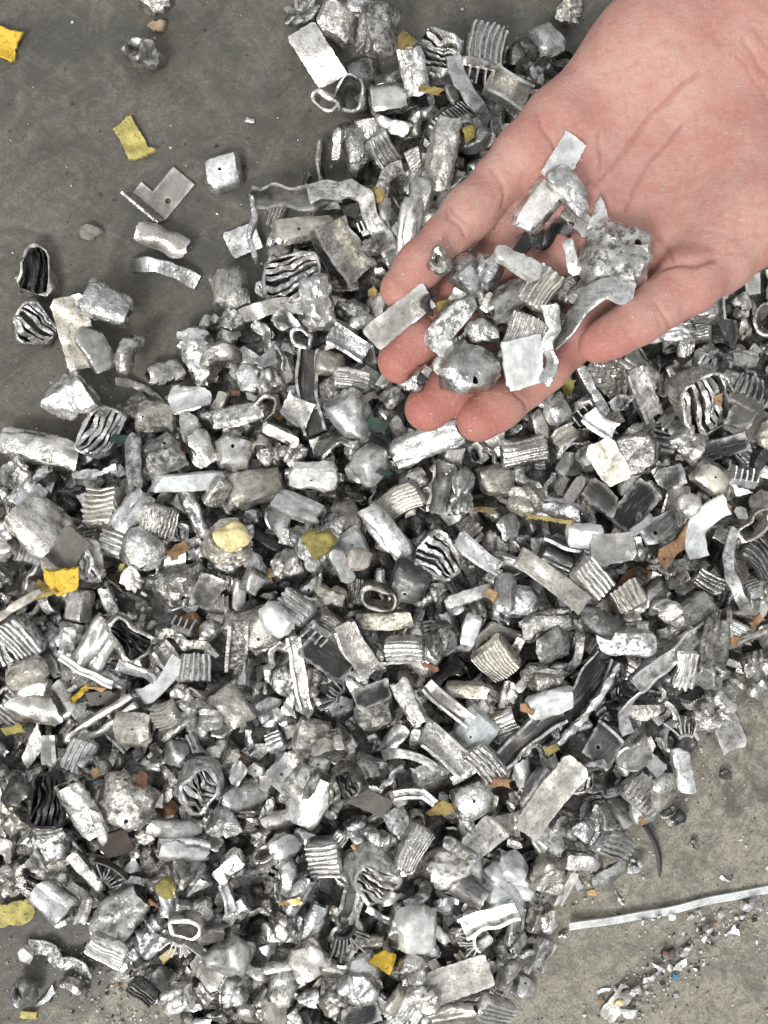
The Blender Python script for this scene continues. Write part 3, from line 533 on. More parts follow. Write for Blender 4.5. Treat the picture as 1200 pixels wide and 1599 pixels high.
# ------------------------------------------------------------------ placing: heightmaps, dropping
COL = sc.collection
class Height:
    def __init__(s, x0, y0, x1, y1, cell, base=0.0):
        s.x0, s.y0, s.c = x0, y0, cell; s.n, s.m = int((x1 - x0) / cell) + 1, int((y1 - y0) / cell) + 1; s.h = np.full((s.n, s.m), base, float); s.base = base
    def cells(s, p):
        i = ((p[:, 0] - s.x0) / s.c).astype(int); j = ((p[:, 1] - s.y0) / s.c).astype(int); ok = (i >= 0) & (j >= 0) & (i < s.n) & (j < s.m); return i, j, ok
    def slope(s, x, y, rad):
        i0, i1 = int((x - rad - s.x0) / s.c), int((x + rad - s.x0) / s.c) + 1; j0, j1 = int((y - rad - s.y0) / s.c), int((y + rad - s.y0) / s.c) + 1
        i0, j0 = max(0, i0), max(0, j0); a = s.h[i0:i1, j0:j1]
        if a.size < 9: return 0.0, 0.0
        I, J = np.mgrid[0:a.shape[0], 0:a.shape[1]]; ok = a > -1e5
        if ok.sum() < 9: return 0.0, 0.0
        A = np.c_[I[ok] * s.c, J[ok] * s.c, np.ones(ok.sum())]; g = np.linalg.lstsq(A, a[ok], rcond=None)[0]; return float(np.clip(g[0], -.55, .55)), float(np.clip(g[1], -.55, .55))
    def rest(s, p, q, floor=0.0):
        i, j, ok = s.cells(p); i, j, z = i[ok], j[ok], p[ok, 2]
        if not len(i): return floor - p[:, 2].min()
        key = i * s.m + j; u, inv = np.unique(key, return_inverse=True); zm = np.full(len(u), 1e9); np.minimum.at(zm, inv, z)
        hh = s.h.ravel()[u]; g = hh > -1e5; d = (hh - zm)[g]
        dz = np.quantile(d, q) if len(d) else floor - p[:, 2].min()
        return max(dz, floor - p[:, 2].min())
    def add(s, p):
        for a in (0, 1):
            for b in (0, 1):
                i, j, ok = s.cells(p + np.array([(a - .5) * s.c, (b - .5) * s.c, 0])); np.maximum.at(s.h, (i[ok], j[ok]), p[ok, 2])
def samples(v, f):
    t = np.array([(q[0], q[1], q[2]) for q in f]); return np.concatenate([v, v[t].mean(1)])
def mesh_object(name, v, f, fm, mats, parent=None, smooth=38):
    me = bpy.data.meshes.new(name); me.from_pydata((np.asarray(v) * MM).tolist(), [], [tuple(int(i) for i in q) for q in f])
    for m in mats: me.materials.append(MATS[m] if m in MATS else MATS[m.split('_', 1)[1]])
    if fm is not None and len(mats) > 1: me.polygons.foreach_set('material_index', np.array(fm, dtype=np.int32))
    me.polygons.foreach_set('use_smooth', np.ones(len(me.polygons), dtype=bool))
    if smooth: me.set_sharp_from_angle(angle=math.radians(smooth))
    o = bpy.data.objects.new(name, me); COL.objects.link(o)
    if parent: o.parent = parent
    return o
def rot_to(nx, ny):
    n = Vector((-nx, -ny, 1)).normalized(); return np.array(Vector((0, 0, 1)).rotation_difference(n).to_matrix())
def rz(a): c, s = math.cos(a), math.sin(a); return np.array([[c, -s, 0], [s, c, 0], [0, 0, 1]])
def rx(a): c, s = math.cos(a), math.sin(a); return np.array([[1, 0, 0], [0, c, -s], [0, s, c]])
def ry(a): c, s = math.cos(a), math.sin(a); return np.array([[c, 0, s], [0, 1, 0], [-s, 0, c]])
THINGS = []
def put(kind, u, v, L, W, ang, T, hm, seed, q=0.86, tilt=0.16, follow=0.7, text=None, land=None, floor=0.0, keep=True, lift=0.0):
    """Build one piece L x W photo pixels, lay it at photo position (u, v) on whatever lies there, and register it."""
    r = np.random.default_rng(seed); x, y = P(u, v, 20.0); z = 20.0
    i, j, ok = hm.cells(np.array([[x, y, 0.0]]))
    if ok[0] and hm.h[i[0], j[0]] > -1e5: z = hm.h[i[0], j[0]] + 4
    s = (CAMZ - z) / FPX; x, y = P(u, v, z); l, w = L * s, W * s
    parts = B[kind](r, l, w, T, None)
    if kind in ('rib', 'fine') : pass
    allv = np.concatenate([p[1] for p in parts]); c = (allv.max(0) + allv.min(0)) / 2; c[2] = allv[:, 2].min()
    gx, gy = hm.slope(x, y, max(l, w) * 0.55)
    R = rot_to(gx * follow, gy * follow) @ rx(r.normal() * tilt) @ ry(r.normal() * tilt) @ rz(math.radians(ang))
    parts = [(n, pv - c, pf, fm, ms) for n, pv, pf, fm, ms in parts]
    sp = np.concatenate([samples(pv, pf) for _, pv, pf, _, _ in parts]) @ R.T
    cc = (sp.max(0) + sp.min(0)) / 2; off = np.array([x - cc[0], y - cc[1], 0]); sp = sp + off
    dz = hm.rest(sp, q, floor) + lift; sp[:, 2] += dz; hm.add(sp)
    loc = Vector((off[0], off[1], dz)) * MM; M = Matrix.Translation(loc) @ Matrix(R.tolist()).to_4x4()
    name, cat, noun = KIND[kind]
    if T not in TONE_WORD and kind in ('chip', 'lump'): name, cat = ('pale_chip' if T in ('glossy_white', 'crumpled_W') else T + '_' + kind), kind
    if not keep: return parts, np.array(R), np.array(off) + [0, 0, dz]
    if len(parts) == 1:
        n, pv, pf, fm, ms = parts[0]; root = mesh_object(name, pv, pf, fm, ms)
    else:
        root = bpy.data.objects.new(name, None); root.empty_display_size = 0.005; COL.objects.link(root)
        for n, pv, pf, fm, ms in parts: mesh_object(n, pv, pf, fm, ms, root)
    root.matrix_world = M; root['category'] = cat
    THINGS.append(dict(o=root, kind=kind, T=T, u=u, v=v, L=L, W=W, text=text, land=land, z=float(sp[:, 2].max()), cat=cat)); return root

# ------------------------------------------------------------------ floor
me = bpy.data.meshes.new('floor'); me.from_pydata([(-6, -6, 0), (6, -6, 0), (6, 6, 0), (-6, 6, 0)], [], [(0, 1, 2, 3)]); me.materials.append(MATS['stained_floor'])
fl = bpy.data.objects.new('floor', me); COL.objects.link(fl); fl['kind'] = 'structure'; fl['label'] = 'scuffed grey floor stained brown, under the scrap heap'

# ------------------------------------------------------------------ the heap: a mound of fine scrap and half-buried fragments below the pieces one can tell apart
PILE = np.array([(650, 70), (740, 50), (860, 60), (930, 60), (1100, 120), (1260, 200), (1260, 1065), (1160, 1100), (1105, 1140), (1082, 1215), (1022, 1280), (960, 1350), (880, 1410), (845, 1500),
                 (800, 1560), (700, 1610), (560, 1660), (330, 1650), (220, 1575), (150, 1510), (112, 1452), (45, 1425), (-60, 1412), (-60, 715), (60, 720), (130, 690), (200, 625), (300, 590), (330, 520), (400, 470), (405, 340),
                 (520, 300), (540, 210), (560, 130)], float)
HM = Height(-215, -275, 215, 275, 1.0)
def pile_depth(p):                            # px distance inside the outline (negative outside)
    a, b = PILE, np.roll(PILE, -1, 0); ab = b - a; t = np.clip(((p[:, None] - a) * ab).sum(2) / (ab ** 2).sum(1), 0, 1)
    d = np.linalg.norm(p[:, None] - (a + ab * t[..., None]), axis=2).min(1); return np.where(inside(p, PILE), d, -d)
def mound():
    xs = np.arange(-210, 210.1, 2.5); ys = np.arange(-270, 270.1, 2.5); X, Y = np.meshgrid(xs, ys, indexing='ij')
    u, v = to_px(X.ravel(), Y.ravel(), 5.0); d = pile_depth(np.stack([u, v], 1)); pt = np.stack([X.ravel(), Y.ravel(), 0 * u], 1)
    n1, n2 = waves(rng, 0.02), waves(rng, 0.09); z = 17 * (1 - np.exp(-np.clip(d - 22, 0, None) / 110)) * (1 + 0.25 * n1(pt)) + 0.9 * n2(pt) * (d > 25)
    z = np.where(d > 22, np.maximum(z, 0.0), -1.0); Z = z.reshape(X.shape); V = np.stack([X, Y, Z], 2).reshape(-1, 3); m = len(ys); F = []
    for i in range(len(xs) - 1):
        for j in range(m - 1):
            q = (i * m + j, (i + 1) * m + j, (i + 1) * m + j + 1, i * m + j + 1)
            if V[list(q), 2].max() > 0: F.append(q)
    used = sorted({k for q in F for k in q}); mp = {k: i for i, k in enumerate(used)}; return V[used], [tuple(mp[k] for k in q) for q in F]
mv, mf = mound(); HM.add(np.concatenate([samples(mv, mf), mv + [1.2, 0, 0], mv + [0, 1.2, 0], mv + [1.2, 1.2, 0]]))
stuff = dict(v=[mv], f=list(mf), m=[0] * len(mf), n=len(mv)); SM = ['crumpled_D', 'crumpled_G', 'crumpled_S', 'crumpled_W', 'sheet_S', 'sheet_K', 'orange']  # mound and fragments weighted dark: shade of the gaps put into their colour
def add_stuff(st, v, f, m):
    st['v'].append(v); k = st['n']; st['f'] += [tuple(int(i) + k for i in q) for q in f]; st['m'] += [m] * len(f); st['n'] += len(v)
def poisson(r, gap, lo, depth, tries=60000, taken=()):
    cell = {}; out = []
    def near(p):
        a, b = int(p[0] // gap), int(p[1] // gap)
        return any(math.hypot(p[0] - q[0], p[1] - q[1]) < gap for i in (-1, 0, 1) for j in (-1, 0, 1) for q in cell.get((a + i, b + j), ()))
    c = r.uniform((-50, -20), (1250, 1650), (tries, 2)); c = c[pile_depth(c) > depth]
    for p in c:
        if not near(p): out.append(p); cell.setdefault((int(p[0] // gap), int(p[1] // gap)), []).append(p)
    return np.array(out)
def small_bits(st, pts, hm, sz, r, q=0.75):
    for u, v in pts:
        k = r.random(); s = r.uniform(*sz) * (CAMZ - 15) / FPX
        if k < 0.5: a, f = rbox(s, s * r.uniform(.5, .9), s * r.uniform(.35, .7), 4, s / 4.5, 3); a = crumple(r, a, s, .12, 5, 1, 0.15, .12)
        elif k < 0.8: a, f, _ = sheet(rough_poly(r, s * 1.2, s * .8), [], 0.9, 0, 2.2, 3.0, r); a = bend(a, r.uniform(0, 3), r.normal() * .08)
        else: t = np.linspace(-1, 1, 9); a, f = sweep(np.stack([t * s * .7, r.normal() * .3 * s * t * t, r.normal() * .2 * s * t * t], 1), rectp(s * .25, 1.1))
        x, y = P(u, v, 14); R = rz(r.uniform(0, 6.3)) @ rx(r.normal() * .5) @ ry(r.normal() * .5); a = a @ R.T + [x, y, 0]; sp = samples(a, f); dz = hm.rest(sp, q); a[:, 2] += dz; sp[:, 2] += dz; hm.add(sp)
        add_stuff(st, a, f, int(r.choice(len(SM), p=[.36, .26, .18, .08, .06, .05, .01])))
r0 = np.random.default_rng(11)
small_bits(stuff, poisson(r0, 27, 0, 16), HM, (22, 50), r0)

# ------------------------------------------------------------------ pieces read off the photograph: kind, x, y, length, width, angle, tone (photo pixels, degrees) | label | short name when it serves as a landmark
CAT = '''
# loose pieces on the floor, upper left
nug 240 3 66 40 10 S|crumpled silver nugget cut by the top edge of the photo|silver nugget at the top edge
lump 244 37 22 32 80 tan_stone|small tan stone on the floor near the top edge|small tan stone
hol 227 92 70 62 -40 S|hollow grey bead lying alone on the upper floor|lone hollow bead
chip 2 65 46 56 70 yellow|bright yellow chip cut by the left edge near the top|yellow chip at the top corner
chip 209 211 66 44 -62 pale_yellow|pale yellow torn chip lying alone on the floor|lone pale yellow chip
lump 389 184 11 19 80 crumpled_W|tiny pale pebble of metal lying alone on dark floor
chunk 349 271 66 58 12 W|pale square block with a hole, alone on the floor|lone square block
brk 247 305 84 70 50 G|grey L-shaped bracket with a flange and a round hole|L-shaped bracket
lump 141 361 26 40 65 pebble|grey brown pebble pressed onto the dirty floor|grey brown pebble
curl 257 378 84 30 -20 B|bright curved shard just below the L-shaped bracket
strip 257 426 106 24 -14 W|pale curved strip on the floor below the bright shard|pale curved floor strip
flat 380 374 56 44 20 G|thin grey plate lying flat beside the bent frame
layk 59 424 88 46 93 S|upright oval profile with black slots, near the left edge|black-slotted oval profile
lay 60 507 66 58 -40 S|crushed finned block with rusty orange slots by the left edge|rust-slotted block
flat 128 525 112 56 -75 B|large flat beige sheet lying on the floor|flat beige sheet
bar 163 552 84 44 -58 G|dark stubby bar leaning on the flat beige sheet
crush 175 480 72 66 -25 S|crumpled silver nugget on top of the flat beige sheet
strip 220 612 78 14 -25 G
worm 213 562 80 60 80 G|grey hooked lump on the floor right of the flat beige sheet
crush 260 582 62 40 15 S
nug 122 622 108 78 25 W|large glossy silver nugget just below the flat beige sheet|large glossy nugget
blk 365 458 62 62 85 G|dented grey block at the upper pile edge
nug 366 500 40 44 60 S
nug 330 505 30 34 60 G
# left rim of the heap
nug 210 638 58 44 20 G
lumpblk 318 560 88 54 -62 W|pale drilled plate-like block on the upper left rim|drilled rim block
worm 346 556 74 58 20 S
nug 385 592 52 48 0 W
blk 250 650 66 52 -10 B
bar 303 672 62 36 -70 S
curl 300 627 62 34 10 W
lay 163 675 86 58 62 W|pale finned block with curved folds left of the green chip
chip 198 690 15 38 85 green|dark green chip standing between pale blocks|dark green chip
chip 292 697 16 12 40 rust|tiny rust-orange chip on a grey drilled block|tiny rust chip
lumpblk 250 712 82 56 25 G
crush 318 702 58 46 -60 W
chunk 369 706 60 57 -4 W|speckled square block with a small hole in its top edge|speckled square block
crush 70 703 128 56 -14 W|long pale crumpled trough-like nugget at the left edge|long pale nugget
shard 160 738 72 20 22 W
crush 212 722 86 28 -80 S
bar 292 752 132 30 2 glossy_white
bar 338 768 54 32 60 S
blk 402 762 84 66 18 B|smooth beige block below the speckled square block
rib 175 795 64 58 90 B
nug 55 782 64 60 30 W
crush 212 800 72 48 50 W
fine 258 812 62 46 -15 S
crush 310 800 74 26 -68 G
crush 78 822 84 84 -40 S
nug 18 842 64 66 -20 W
plate 108 862 84 50 55 brown|brown grey torn plate above the bright yellow slab
chip 70 918 36 16 -25 gold_paint
blk 231 856 66 62 -25 W
chip 270 862 38 18 35 orange|orange chip tucked behind a pale cast block|tucked orange chip
nug 355 845 82 74 10 B
lump 362 838 46 46 40 cream|cream yellow foam lump set in a beige nugget|cream yellow lump
bar 127 945 52 42 80 W
chip 118 903 94 54 22 yellow|bright yellow slab resting on pale pieces by the left edge|bright yellow slab
chip 182 890 18 26 80 pale_yellow|small pale yellow square next to the bright yellow slab
nug 210 900 46 40 -50 W
bar 30 948 112 16 32 B
chip 92 925 48 7 25 gold_paint
lumpblk 285 914 78 58 22 W
plate 325 925 60 40 60 D
curl 435 815 44 34 70 W
strip 470 872 100 24 -55 W
gold 498 846 92 84 20 olive|large grey nugget with an olive patch in its hollow|olive-patched nugget
chip 424 896 20 15 20 tan
nug 450 880 56 46 20 S
bar 400 905 40 34 60 S
shard 433 965 30 30 0 S
# upper middle, top of the heap
nug 473 20 68 46 10 G|ribbed grey nugget at the top edge of the heap
blk 528 42 66 60 -25 S
rib 570 18 54 36 90 W
blk 568 34 50 28 0 W
plate 498 94 92 50 -58 W|bent pale plate on the floor at the heap's top corner|bent pale corner plate
blk 567 115 54 50 10 G
chip 632 68 43 36 -40 gold_paint|gold painted flake beside the topmost finned block|gold flake at the top
nug 590 74 86 62 80 S
lay 682 92 86 72 -28 S|finned block with five pale curved fins near the top|topmost finned block
rib 755 84 66 70 -12 G|grey ribbed cylinder segment near the top of the heap|grey ribbed cylinder
nug 815 92 60 56 20 D
blk 850 78 58 48 -60 W
nug 887 18 50 52 0 S|silver nugget on bare floor above the hand's edge
crush 645 130 64 44 -80 W
tube 552 168 48 54 80 G|open grey tube end with a black hollow|open tube end
blk 608 161 66 48 5 W
tube 512 180 24 42 60 S
chip 672 155 11 38 85 gold_paint
worm 656 192 54 42 60 W
comb 742 130 56 40 170 S
strip 728 158 104 24 -58 W
chan 790 152 66 46 -25 G
hol 735 215 66 66 -30 G
lump 733 208 25 26 20 olive
bar 615 206 62 26 -14 G
worm 552 246 112 78 -60 G|big twisted grey lump near the top of the heap|big twisted lump
bar 527 222 52 16 80 S
rib 600 240 42 56 32 S
jhook 490 262 76 44 -100 G|grey rod with a hooked end lying by the heap's edge|hooked rod
rib 646 248 36 26 -70 S
crush 692 252 112 48 80 W
bar 660 302 58 40 70 W
strip 608 285 66 22 65 S
chip 587 301 25 25 -20 gold_paint|small gold chip at the bend of the large frame|gold chip by the frame
nug 560 340 44 48 20 D
rib 432 335 26 38 -20 B
crush 640 355 82 38 80 S
hole1 480 361 114 46 17 B|long beige drilled block inside the bent frame|long drilled block
chan 536 400 96 58 -57 S|split silver channel inside the bent frame
lay 458 440 92 76 8 S|crushed block with wavy horizontal fins in the bent frame
strip 432 497 94 24 4 W
lumpblk 497 470 86 54 -82 W|pale drilled block overlapping the wavy finned block|overlapping drilled block
comb 572 352 26 26 20 S
frame 503 345 226 118 0 S|large bent frame with curved leg around smaller pieces|large bent frame
nug 582 385 34 40 80 G
nug 552 490 50 52 30 S
worm 562 512 58 44 30 S
chip 582 455 20 16 60 gold_paint
# centre left
shard 452 505 60 44 -40 D
crook 420 540 84 36 -55 S
chan 487 612 132 34 -84 D|dark upright channel left of the fingertips|dark upright channel
egg 516 568 46 42 -10 B
shard 520 537 44 28 25 pink_white|small white shard with a pink stain|pink-stained shard
chan 545 540 64 34 -30 S
rib 551 594 34 66 78 W
egg 546 646 86 62 -48 W|pale half-dome nugget left of the fingertips|pale half-dome nugget
plate 465 640 42 50 60 G
chip 592 668 21 30 70 green|green shard in a gap below the ring fingertip|green shard
chip 575 625 44 14 25 brown
bar 620 670 50 24 -58 S
nug 612 622 44 32 40 S
nug 425 600 48 50 30 W
shard 418 560 50 34 20 G
tube 420 640 44 34 30 S
crush 372 650 80 34 10 S
bar 440 680 70 22 -25 W
nug 430 712 54 40 0 G
crush 665 696 108 52 20 W|long crinkled pale nugget below the fingertips|long crinkled nugget
egg 572 727 74 56 52 W|smooth pale oval nugget below the half-dome nugget|smooth oval nugget
lumpblk 494 746 78 44 -2 glossy_white|glossy white drilled block in the middle of the heap|glossy white block
chip 600 738 13 28 80 green
crush 470 792 82 40 -22 W
blk 648 752 48 34 35 S
curl 690 760 80 34 75 G
nug 722 768 84 40 75 S
blk 771 750 52 52 8 B|small smooth beige cube below the index fingertip|smooth beige cube
chip 753 796 9 46 88 brass|upright brass sliver under the beige cube|brass sliver
fine 625 790 46 86 -55 B
crush 603 830 98 40 -50 W
blk 552 852 62 46 -60 glossy_white
bar 535 880 70 26 -62 W
lay 680 865 74 58 -42 S
chan 744 862 86 26 -38 W
blk 560 872 34 40 80 B
hole1 640 906 66 62 -20 D|dark grey plate-like block with a pale chipped corner|dark plate-like block
tube 592 928 34 52 80 B
blk 790 926 68 34 85 W
chip 770 932 13 18 60 tan
bar 730 930 80 22 20 W
fine 515 972 40 58 60 G
rib 462 948 40 64 60 S
hole1 410 975 70 62 -70 B|round beige disc with a dark hole|beige holed disc
blk 433 968 60 44 -38 glossy_white|glossy white tile-like block beside the beige holed disc
bar 602 966 96 32 2 B|pale beige bar lying level in the middle of the heap|level beige bar
# centre and right
zig 962 588 88 66 -42 G|zigzag grooved grey plate just below the thumb tip|zigzag plate
bar 928 612 112 18 -60 S
crush 1000 578 66 40 -42 W
chan 1008 616 84 34 -65 W
lay 1078 632 92 84 -60 S|big rounded finned nugget right of the thumb|big finned nugget
chip 1124 625 31 16 75 tan|tan chip beside the big finned nugget|tan chip by the finned nugget
flat 1135 655 44 42 -10 D
comb 1150 620 60 60 -30 D
nug 992 702 66 70 40 W|bright pale nugget in the heap below the thumb|bright nugget below the thumb
nug 1053 695 58 48 -25 S
egg 925 715 50 44 30 S
flat 950 722 72 46 -62 B|flat-faced beige block left of the bright nugget
chip 890 602 30 16 70 olive|olive chip just below the thumb tip|olive chip
blk 870 642 44 42 30 G
chan 938 662 50 32 -35 W
rib 815 706 46 76 -80 W
shard 975 630 46 36 60 K
curl 880 680 44 30 30 B
flat 1122 700 78 32 17 K|long black plate near the right edge|long black plate
plate 1045 745 54 40 10 D
flat 990 790 88 48 52 K|black pointed plate in the right half of the heap|black pointed plate
hole1 1112 748 62 48 -35 B
comb 1155 745 52 34 -10 S
bar 898 768 58 20 60 W
shard 1160 765 60 18 -35 glossy_white
crush 875 796 76 40 -10 W
plate 935 778 60 40 -40 D
nug 813 782 56 52 0 B
chip 860 812 74 7 -8 gold_paint
blk 905 838 62 42 0 glossy_white|glossy white square plate right of centre|glossy white plate
flat 948 857 72 46 8 G
plate 1032 822 72 56 40 D
bar 1000 820 60 16 35 W
tag 1050 852 82 34 38 orange|orange painted bracket with round holes|orange bracket
strip 1095 822 92 34 65 glossy_white
strip 1132 868 92 24 -65 S
egg 1000 865 30 24 0 S
chip 1138 793 10 15 60 tan
egg 1075 790 40 38 0 W
tube 1165 820 64 30 40 S
rib 1170 870 44 60 40 D
chan 872 862 60 34 -20 D
rib 868 884 50 56 70 D
strip 860 906 126 34 -38 B|long curved grey blade with a bent tip|long curved blade
rib 916 900 46 64 40 S
rib 982 930 54 44 30 B
hol 1052 900 52 44 0 W
worm 1030 946 50 34 30 S
blk 1072 945 56 38 38 G
blk 1055 958 38 30 38 S
rib 1098 906 30 52 60 G
strip 1138 890 130 18 -80 S
bar 965 996 98 42 -4 S|long rounded silver nugget below the long curved blade
chan 1042 1010 166 30 34 S|long silver channel slanting across the right of the heap|long silver channel
crush 848 972 74 46 20 G
blk 856 1000 54 48 25 G
crush 935 970 60 44 -30 D
strip 893 1010 90 16 78 W
crush 1095 1000 74 48 70 G
rib 1052 1036 34 64 -5 W
rib 1150 985 30 50 70 W
chip 1135 996 25 21 70 orange|orange curl-edged chip near the right edge|orange chip by the right edge
chip 1183 970 25 20 40 orange|orange brown chip at the right edge
bar 1165 1000 80 12 25 S
hol 1108 1050 66 54 20 W
nug 1178 1030 62 54 0 G
chip 1120 1056 22 20 40 cream|small cream chip on a pale hollow nugget
nug 1190 1080 44 50 60 W
fine 1130 1090 30 40 50 W
trough 893 1092 172 50 52 K|long black trough with a torn silver rim|long black trough
chan 820 1148 140 32 38 D
nug 846 1052 76 50 10 G
bar 848 1086 78 38 15 glossy_white
chip 826 1110 26 16 -25 orange|orange chip below a glossy white bar|orange chip by the trough
chip 792 1052 22 6 -35 red|thin red sliver near a grey cast block
bar 1000 1110 74 30 0 W
strip 985 1112 78 22 78 W|white band looped over a pale bar|white looped band
fan 1058 1132 54 50 10 W|fan of thin pale fins near the heap's right rim|pale fin fan
nug 1110 1106 62 64 -40 W|round pale nugget at the heap's right rim
flat 1140 1147 56 44 -65 G|thin grey plate lying on the floor at the right rim|thin rim plate
bar 1064 1200 86 30 -75 W
plate 935 1158 74 54 50 D
curl 985 1170 64 40 20 W
shard 930 1195 60 30 15 D
bar 838 1228 76 46 55 W
flat 862 1246 140 50 52 B|long flat beige plank slanting up right|long beige plank
chip 866 1178 11 25 -60 olive
# lower left
rib 40 998 56 78 42 S
lumpblk 107 1003 60 44 80 W
crush 152 1008 98 56 62 W
layk 215 990 72 48 -48 S|oval profile with black slots in the left of the heap|left slotted oval
blk 45 1050 68 48 20 B
chan 130 1050 92 14 -32 glossy_white
worm 330 985 58 54 60 S
crook 300 1000 100 28 -18 S
chan 378 1005 100 30 76 S
strip 252 1060 100 26 42 glossy_white|bright white blade slanting up right in the left of the heap|bright white blade
strip 218 1046 60 22 -25 W
chip 128 1080 10 34 -50 yellow|tiny yellow twist near the left of the heap|tiny yellow twist
chip 152 1076 41 10 -5 tan
plate 158 1090 66 28 -10 brown
curl 58 1105 80 50 20 S
vee 160 1122 120 46 22 W|pale narrow bar folded into a long V|V-folded bar
nug 320 1115 62 74 80 W|bright pale nugget right of the white blade
fine 266 1110 40 50 -60 B
blk 372 1092 66 50 -50 B
chan 470 1050 120 22 -80 W|pale upright strut left of the black plate|pale upright strut
crook 430 1030 80 20 70 S
flat 515 1020 82 50 -38 K|matte black rectangular plate in the middle of the heap|matte black plate
comb 492 990 40 34 140 D
chan 560 1012 96 38 -58 S
rib 632 1014 50 64 90 S
fan 520 1075 50 40 60 D
chip 672 1042 8 30 60 rust
blk 585 1112 68 50 12 G
flat 580 1085 56 36 20 K
nug 690 1000 50 60 30 G
bar 733 980 54 28 75 glossy_white
fine 772 1022 60 62 40 B
bar 731 1076 82 28 0 B|pale bone-shaped bar level in the right middle|bone-shaped bar
blk 742 1130 58 60 60 glossy_white|bright white block with a worn cross|bright white block
crush 640 1090 74 34 -60 S
chan 700 1095 90 24 -40 G
nug 680 1160 60 34 -50 W
rib 752 1180 44 66 40 S
chan 700 1168 90 40 -40 W
blk 490 1146 64 52 -15 B
nug 515 1160 60 46 20 G
strip 640 1190 90 18 -10 S
# bottom left
chip 18 1140 36 15 20 olive
plate 55 1165 80 30 62 S
plate 76 1172 30 44 10 G
rib 120 1184 44 54 -25 W
hol 148 1200 56 46 0 S
chip 150 1205 18 18 -40 orange|orange chip inside a silver hollow nugget|orange chip in a hollow
blk 208 1140 70 54 10 B
lumpblk 202 1250 84 76 -25 W|large bright white block carrying a rust chip|large white block
chip 213 1226 21 20 60 rust|rust-red chip on the large white block|rust-red chip
lay 320 1215 66 76 -50 W|round finned block with many thin pale fins|round finned block
lay 73 1252 86 60 86 K|black finned block near the left edge|black finned block
crush 122 1270 104 48 -66 S
bar 155 1292 82 18 -80 W
flat 185 1310 44 46 -70 dark_brown|dark brown square plate below the large white block|dark brown plate
crush 278 1284 84 34 -8 S
crush 290 1318 76 40 -10 W
gold 268 1372 62 60 30 olive|silver ring-like nugget with an olive core|olive-cored nugget
chip 201 1391 10 10 0 red|tiny red fleck in the lower left of the heap
shard 310 1388 40 40 -60 S
chip 240 1411 30 11 -5 orange|small orange lump below the olive-cored nugget
nug 355 1275 46 56 80 W
nug 20 1370 50 60 20 W
shard 50 1345 80 40 20 D
crush 86 1404 58 56 -40 S
chan 130 1420 46 18 75 W
fan 180 1355 60 50 -30 D
bar 140 1355 90 22 -60 S
crush 190 1430 72 66 40 S
nug 235 1460 76 50 40 S
fine 172 1477 50 66 62 W
tube 293 1444 50 34 -5 W|pale oval tube end at the bottom left of the heap|oval tube end
fan 290 1470 56 40 180 W
egg 362 1472 66 70 60 G|smooth grey rounded nugget at the bottom left|smooth grey nugget
crook 95 1500 104 44 -24 S
hol 42 1540 46 50 20 W|small round pale nugget on the floor at the bottom left|round floor nugget
worm 112 1548 62 44 -20 W
shard 68 1560 60 14 50 S
egg 40 1492 28 24 -40 glossy_white
rib 225 1545 30 54 50 D
nug 280 1556 60 48 10 W
nug 370 1540 54 50 -20 W
chip 22 1426 56 36 10 pale_yellow|crumpled yellow chip at the left edge near the bottom|yellow chip at the lower left edge
chip 38 1594 28 14 0 pale_yellow
chip 262 1495 26 16 30 cream
# bottom middle
rib 510 1326 62 56 100 W|pale ribbed block with straight ribs in the lower middle|pale ribbed block
lay 582 1358 76 80 -45 W|big crushed block of pale folds in the lower middle|big folded block
plate 575 1250 76 30 -22 brown|brown grey curved blade above the big folded block
lay 545 1218 48 56 -60 D
chip 688 1264 49 33 5 gold_paint|gold painted flake in the lower heap|lower gold flake
chip 597 1507 52 38 -18 yellow|bright yellow flake at the bottom of the heap|bottom yellow flake
blk 648 1436 80 64 -78 glossy_white|bright white block standing in the lower middle|lower white block
fan 545 1462 60 58 200 D
fine 645 1312 42 78 -30 W
crush 487 1240 84 62 60 S
nug 470 1220 60 50 60 S
hole1 735 1242 54 62 -60 W
fan 733 1475 44 52 100 W
flat 712 1522 112 50 17 B|long beige slab near the bottom of the heap|long bottom slab
nug 792 1370 82 88 -40 glossy_white|large bright white crumpled block at the lower right rim|large white rim block
chip 778 1211 33 16 -15 orange|orange flake right of a pale drilled block|orange flake
flat 565 1585 64 44 15 K|black plate at the bottom edge of the photo|bottom black plate
nug 645 1500 50 52 60 G
nug 560 1540 60 64 30 W
egg 445 1540 64 46 75 G
nug 520 1550 50 50 -40 S
nug 480 1560 46 32 10 W
crush 470 1390 64 30 60 S
chan 545 1400 64 22 70 D
nug 440 1450 46 30 80 W
egg 420 1445 22 26 0 W
crush 490 1435 60 36 70 W
bar 440 1517 80 18 12 S
crush 485 1495 50 60 -60 S
nug 660 1560 60 46 -30 S
rib 770 1570 44 70 60 W
worm 795 1515 52 46 60 B
chan 760 1420 90 30 25 S
crush 700 1350 60 60 20 S
curl 730 1390 60 50 -30 D
bar 720 1330 60 22 -30 G
chip 552 1330 11 15 40 tan
chip 452 1410 10 46 -70 brass
# bottom right rim
rib 1000 1236 70 52 -45 W|bright ribbed pale block on the lower right rim|bright rim block
blk 1036 1236 66 44 -70 S
gold 1053 1275 44 40 20 black_rubber
nug 912 1290 60 50 -60 W
nug 930 1262 50 44 0 G
nug 852 1350 62 54 70 B
rib 955 1316 44 66 60 G|grey ribbed box at the lower right rim|grey rim box
hol 988 1352 42 30 0 W|small white U-shaped ring on the floor at the right|white floor ring
crush 950 1370 56 30 20 W
wire 1020 1330 92 18 -72 black_rubber|black curved rubber strand on the floor|black rubber strand
chip 1005 1285 16 15 60 orange|small orange chip beside the black rubber strand
chip 917 1381 15 11 20 tan
